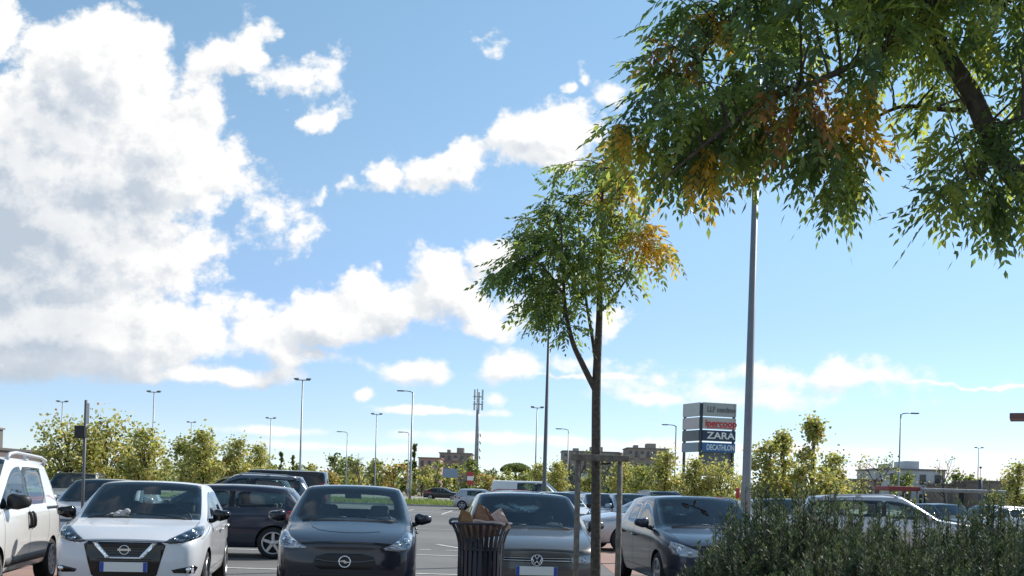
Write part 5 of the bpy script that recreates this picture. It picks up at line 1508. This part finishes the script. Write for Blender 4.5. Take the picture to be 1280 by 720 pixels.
b = MB(); b.box(er*(W1/2)+Vector((0, .3, zc(580))), (W1-.4, .2, 2.6), rz=R(14)); b.build('plinth_panel', mat('plinth_grey', (.13, .14, .16), .6), root)
# ---------------------------------------------------------------- buildings
winm = mat('window_dark', (.05, .06, .07), .15)
def block(name, px0, px1, py, D, dep, wallc, label, floors, bays, roof=None, rz=0, bal=False, cat='block of flats', base=0):
    x0, x1 = gx(px0, D), gx(px1, D); w = x1-x0; h = at((px0+px1)/2, py, D).z
    root = empty(name, ((x0+x1)/2, D+dep/2, 0), rz, label, cat)
    wm = mat('wall_'+name+str(px0), wallc, .9, noise=.12, nscale=.3)
    b = MB(); b.box((0, 0, h/2), (w, dep, h)); wl = b.build('wall', wm, root)
    b = MB(); b.box((0, 0, h+.15), (w+.5, dep+.5, .3)); rf = b.build('roof', roof or mat('roof_grey', (.22, .2, .19), .9), root)
    if roof is None:
        b = MB(); b.box((w*.12, 0, h+1.1), (w*.22, dep*.4, 1.6)); b.build('stair_head', wm, rf)
        b = MB(); b.box((-w*.25, 0, h+.8), (w*.1, dep*.3, 1.0)); b.build('chimney', wm, rf)
    fh = h/floors
    for f in range(floors):
        for k in range(bays):
            x = -w/2 + w*(k+.5)/bays; z = fh*(f+.55)
            b = MB(); b.box((x, -dep/2-.02, z), (w/bays*.42, .10, fh*.5)); wd = b.build('window', winm, root)
            if bal and k % 2 == 0:
                b = MB(); b.box((x, -dep/2-.55, z-fh*.32), (w/bays*.9, 1.0, .18)); b.box((x, -dep/2-1.03, z-fh*.16), (w/bays*.9, .06, fh*.3)); b.build('balcony', wm, root)
    return root
block('apartment_block', 548, 588, 567, 300, 14, (.31, .25, .225), 'brown block of flats in the middle distance left of the phone mast', 4, 5, bal=True)
block('town_house', 522, 549, 573, 280, 12, (.46, .29, .25), 'lower reddish house joined to the left of the brown flats', 3, 3, mat('roof_tile', (.30, .14, .10), .9))
block('apartment_block', 702, 772, 565, 330, 14, (.33, .285, .25), 'long pale block of flats behind the young tree trunk', 4, 9, bal=True)
block('apartment_block', 783, 834, 561, 320, 14, (.30, .25, .22), 'pale brown block of flats left of the sign tower', 4, 7, bal=True)
block('warehouse', 1106, 1180, 588, 190, 16, (.50, .52, .54), 'white low building behind the bare trees on the right', 2, 4, cat='building')
block('shed', 1058, 1100, 601, 170, 10, (.30, .24, .19), 'low brown shed left of the white low building', 1, 5, mat('roof_brown', (.20, .16, .13), .9), cat='shed')
block('shed', 1222, 1262, 603, 175, 10, (.20, .165, .14), 'dark brown shed near the right edge', 1, 3, mat('roof_brown', (.20, .16, .13), .9), cat='shed')
block('shed', 1180, 1222, 607, 180, 8, (.25, .21, .18), 'low shed between the white building and the dark brown shed', 1, 3, mat('roof_brown', (.20, .16, .13), .9), cat='shed')
bb = block('shop_building', -130, -12, 560, 120, 14, (.13, .105, .10), 'dark flat-roofed building at the left edge behind the white van', 2, 9, mat('roof_dark', (.10, .09, .085), .9), cat='building')
b = MB(); hh = at(-70, 560, 120).z
wx = gx(-12, 120)-gx(-130, 120)
for i in range(26): b.tube([(-wx/2+.2+i*wx/26, -6.9, hh+.3), (-wx/2+.2+i*wx/26, -6.9, hh+1.0)], .05, 5)
b.tube([(-wx/2, -6.9, hh+.95), (wx/2, -6.9, hh+.95)], .05, 5); b.build('railing', steel, bb)
block('apartment_block', -70, -38, 532, 160, 10, (.16, .15, .15), 'grey block corner rising at the extreme left edge', 5, 3)
b = MB(); b.tube([(0, 0, 0), (0, 0, 4.6)], [.3, .24], 10); b.tube([(0, 0, 4.6), (0, 0, 6.0)], [.03, .03], 6); b.ball((0, 0, 6.1), (.35, .35, .3), 2)
o = b.build('chimney_stack', steel, None, loc=(gx(1224, 130), 130, 0)); tag(o, 'dark chimney pipe with a thin rod beside the right sheds', 'chimney')
# ---------------------------------------------------------------- small signs, shelters
def small_sign(px, D, z0, z1, w, cols, label, cat='sign'):
    root = empty('sign', (gx(px, D, 0), D, 0), 0, label, cat)
    b = MB(); b.tube([(0, .04, 0), (0, .04, z1)], .04, 8); b.build('pole', darkpole, root)
    n = len(cols); h = (z1-z0)/n
    for i, c in enumerate(cols):
        b = MB(); b.box((0, 0, z1-h*(i+.5)), (w, .05, h*.96), bevel=.008); b.build('panel', c, root)
redm = mat('sign_red', (.42, .035, .04), .5); whitem = mat('sign_white', (.7, .7, .7), .5); bluegrey = mat('hoarding_blue', (.22, .29, .38), .5)
small_sign(283, 58, 1.75, 2.75, .62, [redm, whitem, redm], 'red and white sign on a dark post behind the white hatchback')
small_sign(587, 150, 2.0, 3.9, .9, [redm, whitem, redm], 'narrow red and white sign under the phone mast')
small_sign(726, 90, 2.0, 3.1, 1.0, [whitem, redm], 'red and white sign seen behind the left wooden tree stake')
small_sign(562, 155, 3.0, 4.4, 2.3, [bluegrey], 'small pale blue hoarding below the brown flats', 'hoarding')
root = empty('post_box', (gx(920.5, 40, 0), 40, 0), 0, 'narrow red box on a post beside the tall grey lamp mast', 'box')
b = MB(); b.tube([(0, 0, 0), (0, 0, 1.3)], .04, 8); b.build('pole', darkpole, root); b = MB(); b.box((0, 0, 1.6), (.13, .12, .42), bevel=.02); b.build('cabinet', redm, root)
def shelter(px0, px1, D, z, col, label, t=.16):
    x0, x1 = gx(px0, D, z), gx(px1, D, z); w = x1-x0
    root = empty('trolley_shelter', ((x0+x1)/2, D, 0), 0, label, 'shelter')
    b = MB(); b.box((0, 0, z), (w, 2.2, t), bevel=.04); b.build('roof', col, root)
    for s in (-1, 1):
        for y in (-.9, .9):
            b = MB(); b.tube([(s*(w/2-.12), y, 0), (s*(w/2-.12), y, z)], .035, 8); b.build('post', galv, root)
    for zz in (.5, .9):
        b = MB(); b.tube([(-w/2+.1, .9, zz), (w/2-.1, .9, zz)], .022, 8); b.build('rail', galv, root)
shelter(1143, 1246, 56, 2.16, galv, 'long grey trolley shelter roof on the right behind the hedge')
shelter(1102, 1141, 56.4, 2.18, mat('shelter_red', (.26, .045, .04), .6), 'short red trolley shelter roof left of the long grey one', .24)
root = empty('canopy', (gx(1262, 30, 4.1), 30, 0), 0, 'flat dark red canopy edge reaching in from the right edge', 'canopy')
root.rotation_euler.z = -R(27)
b = MB(); b.box((3.5, .5, 4.08), (7.0, 1.2, .17), bevel=.02); b.build('roof_slab', mat('canopy_red', (.13, .07, .065), .6), root)
b = MB(); b.tube([(4.5, 1.5, 0), (4.5, 1.5, 4.0)], .12, 12); b.build('column', galv, root)
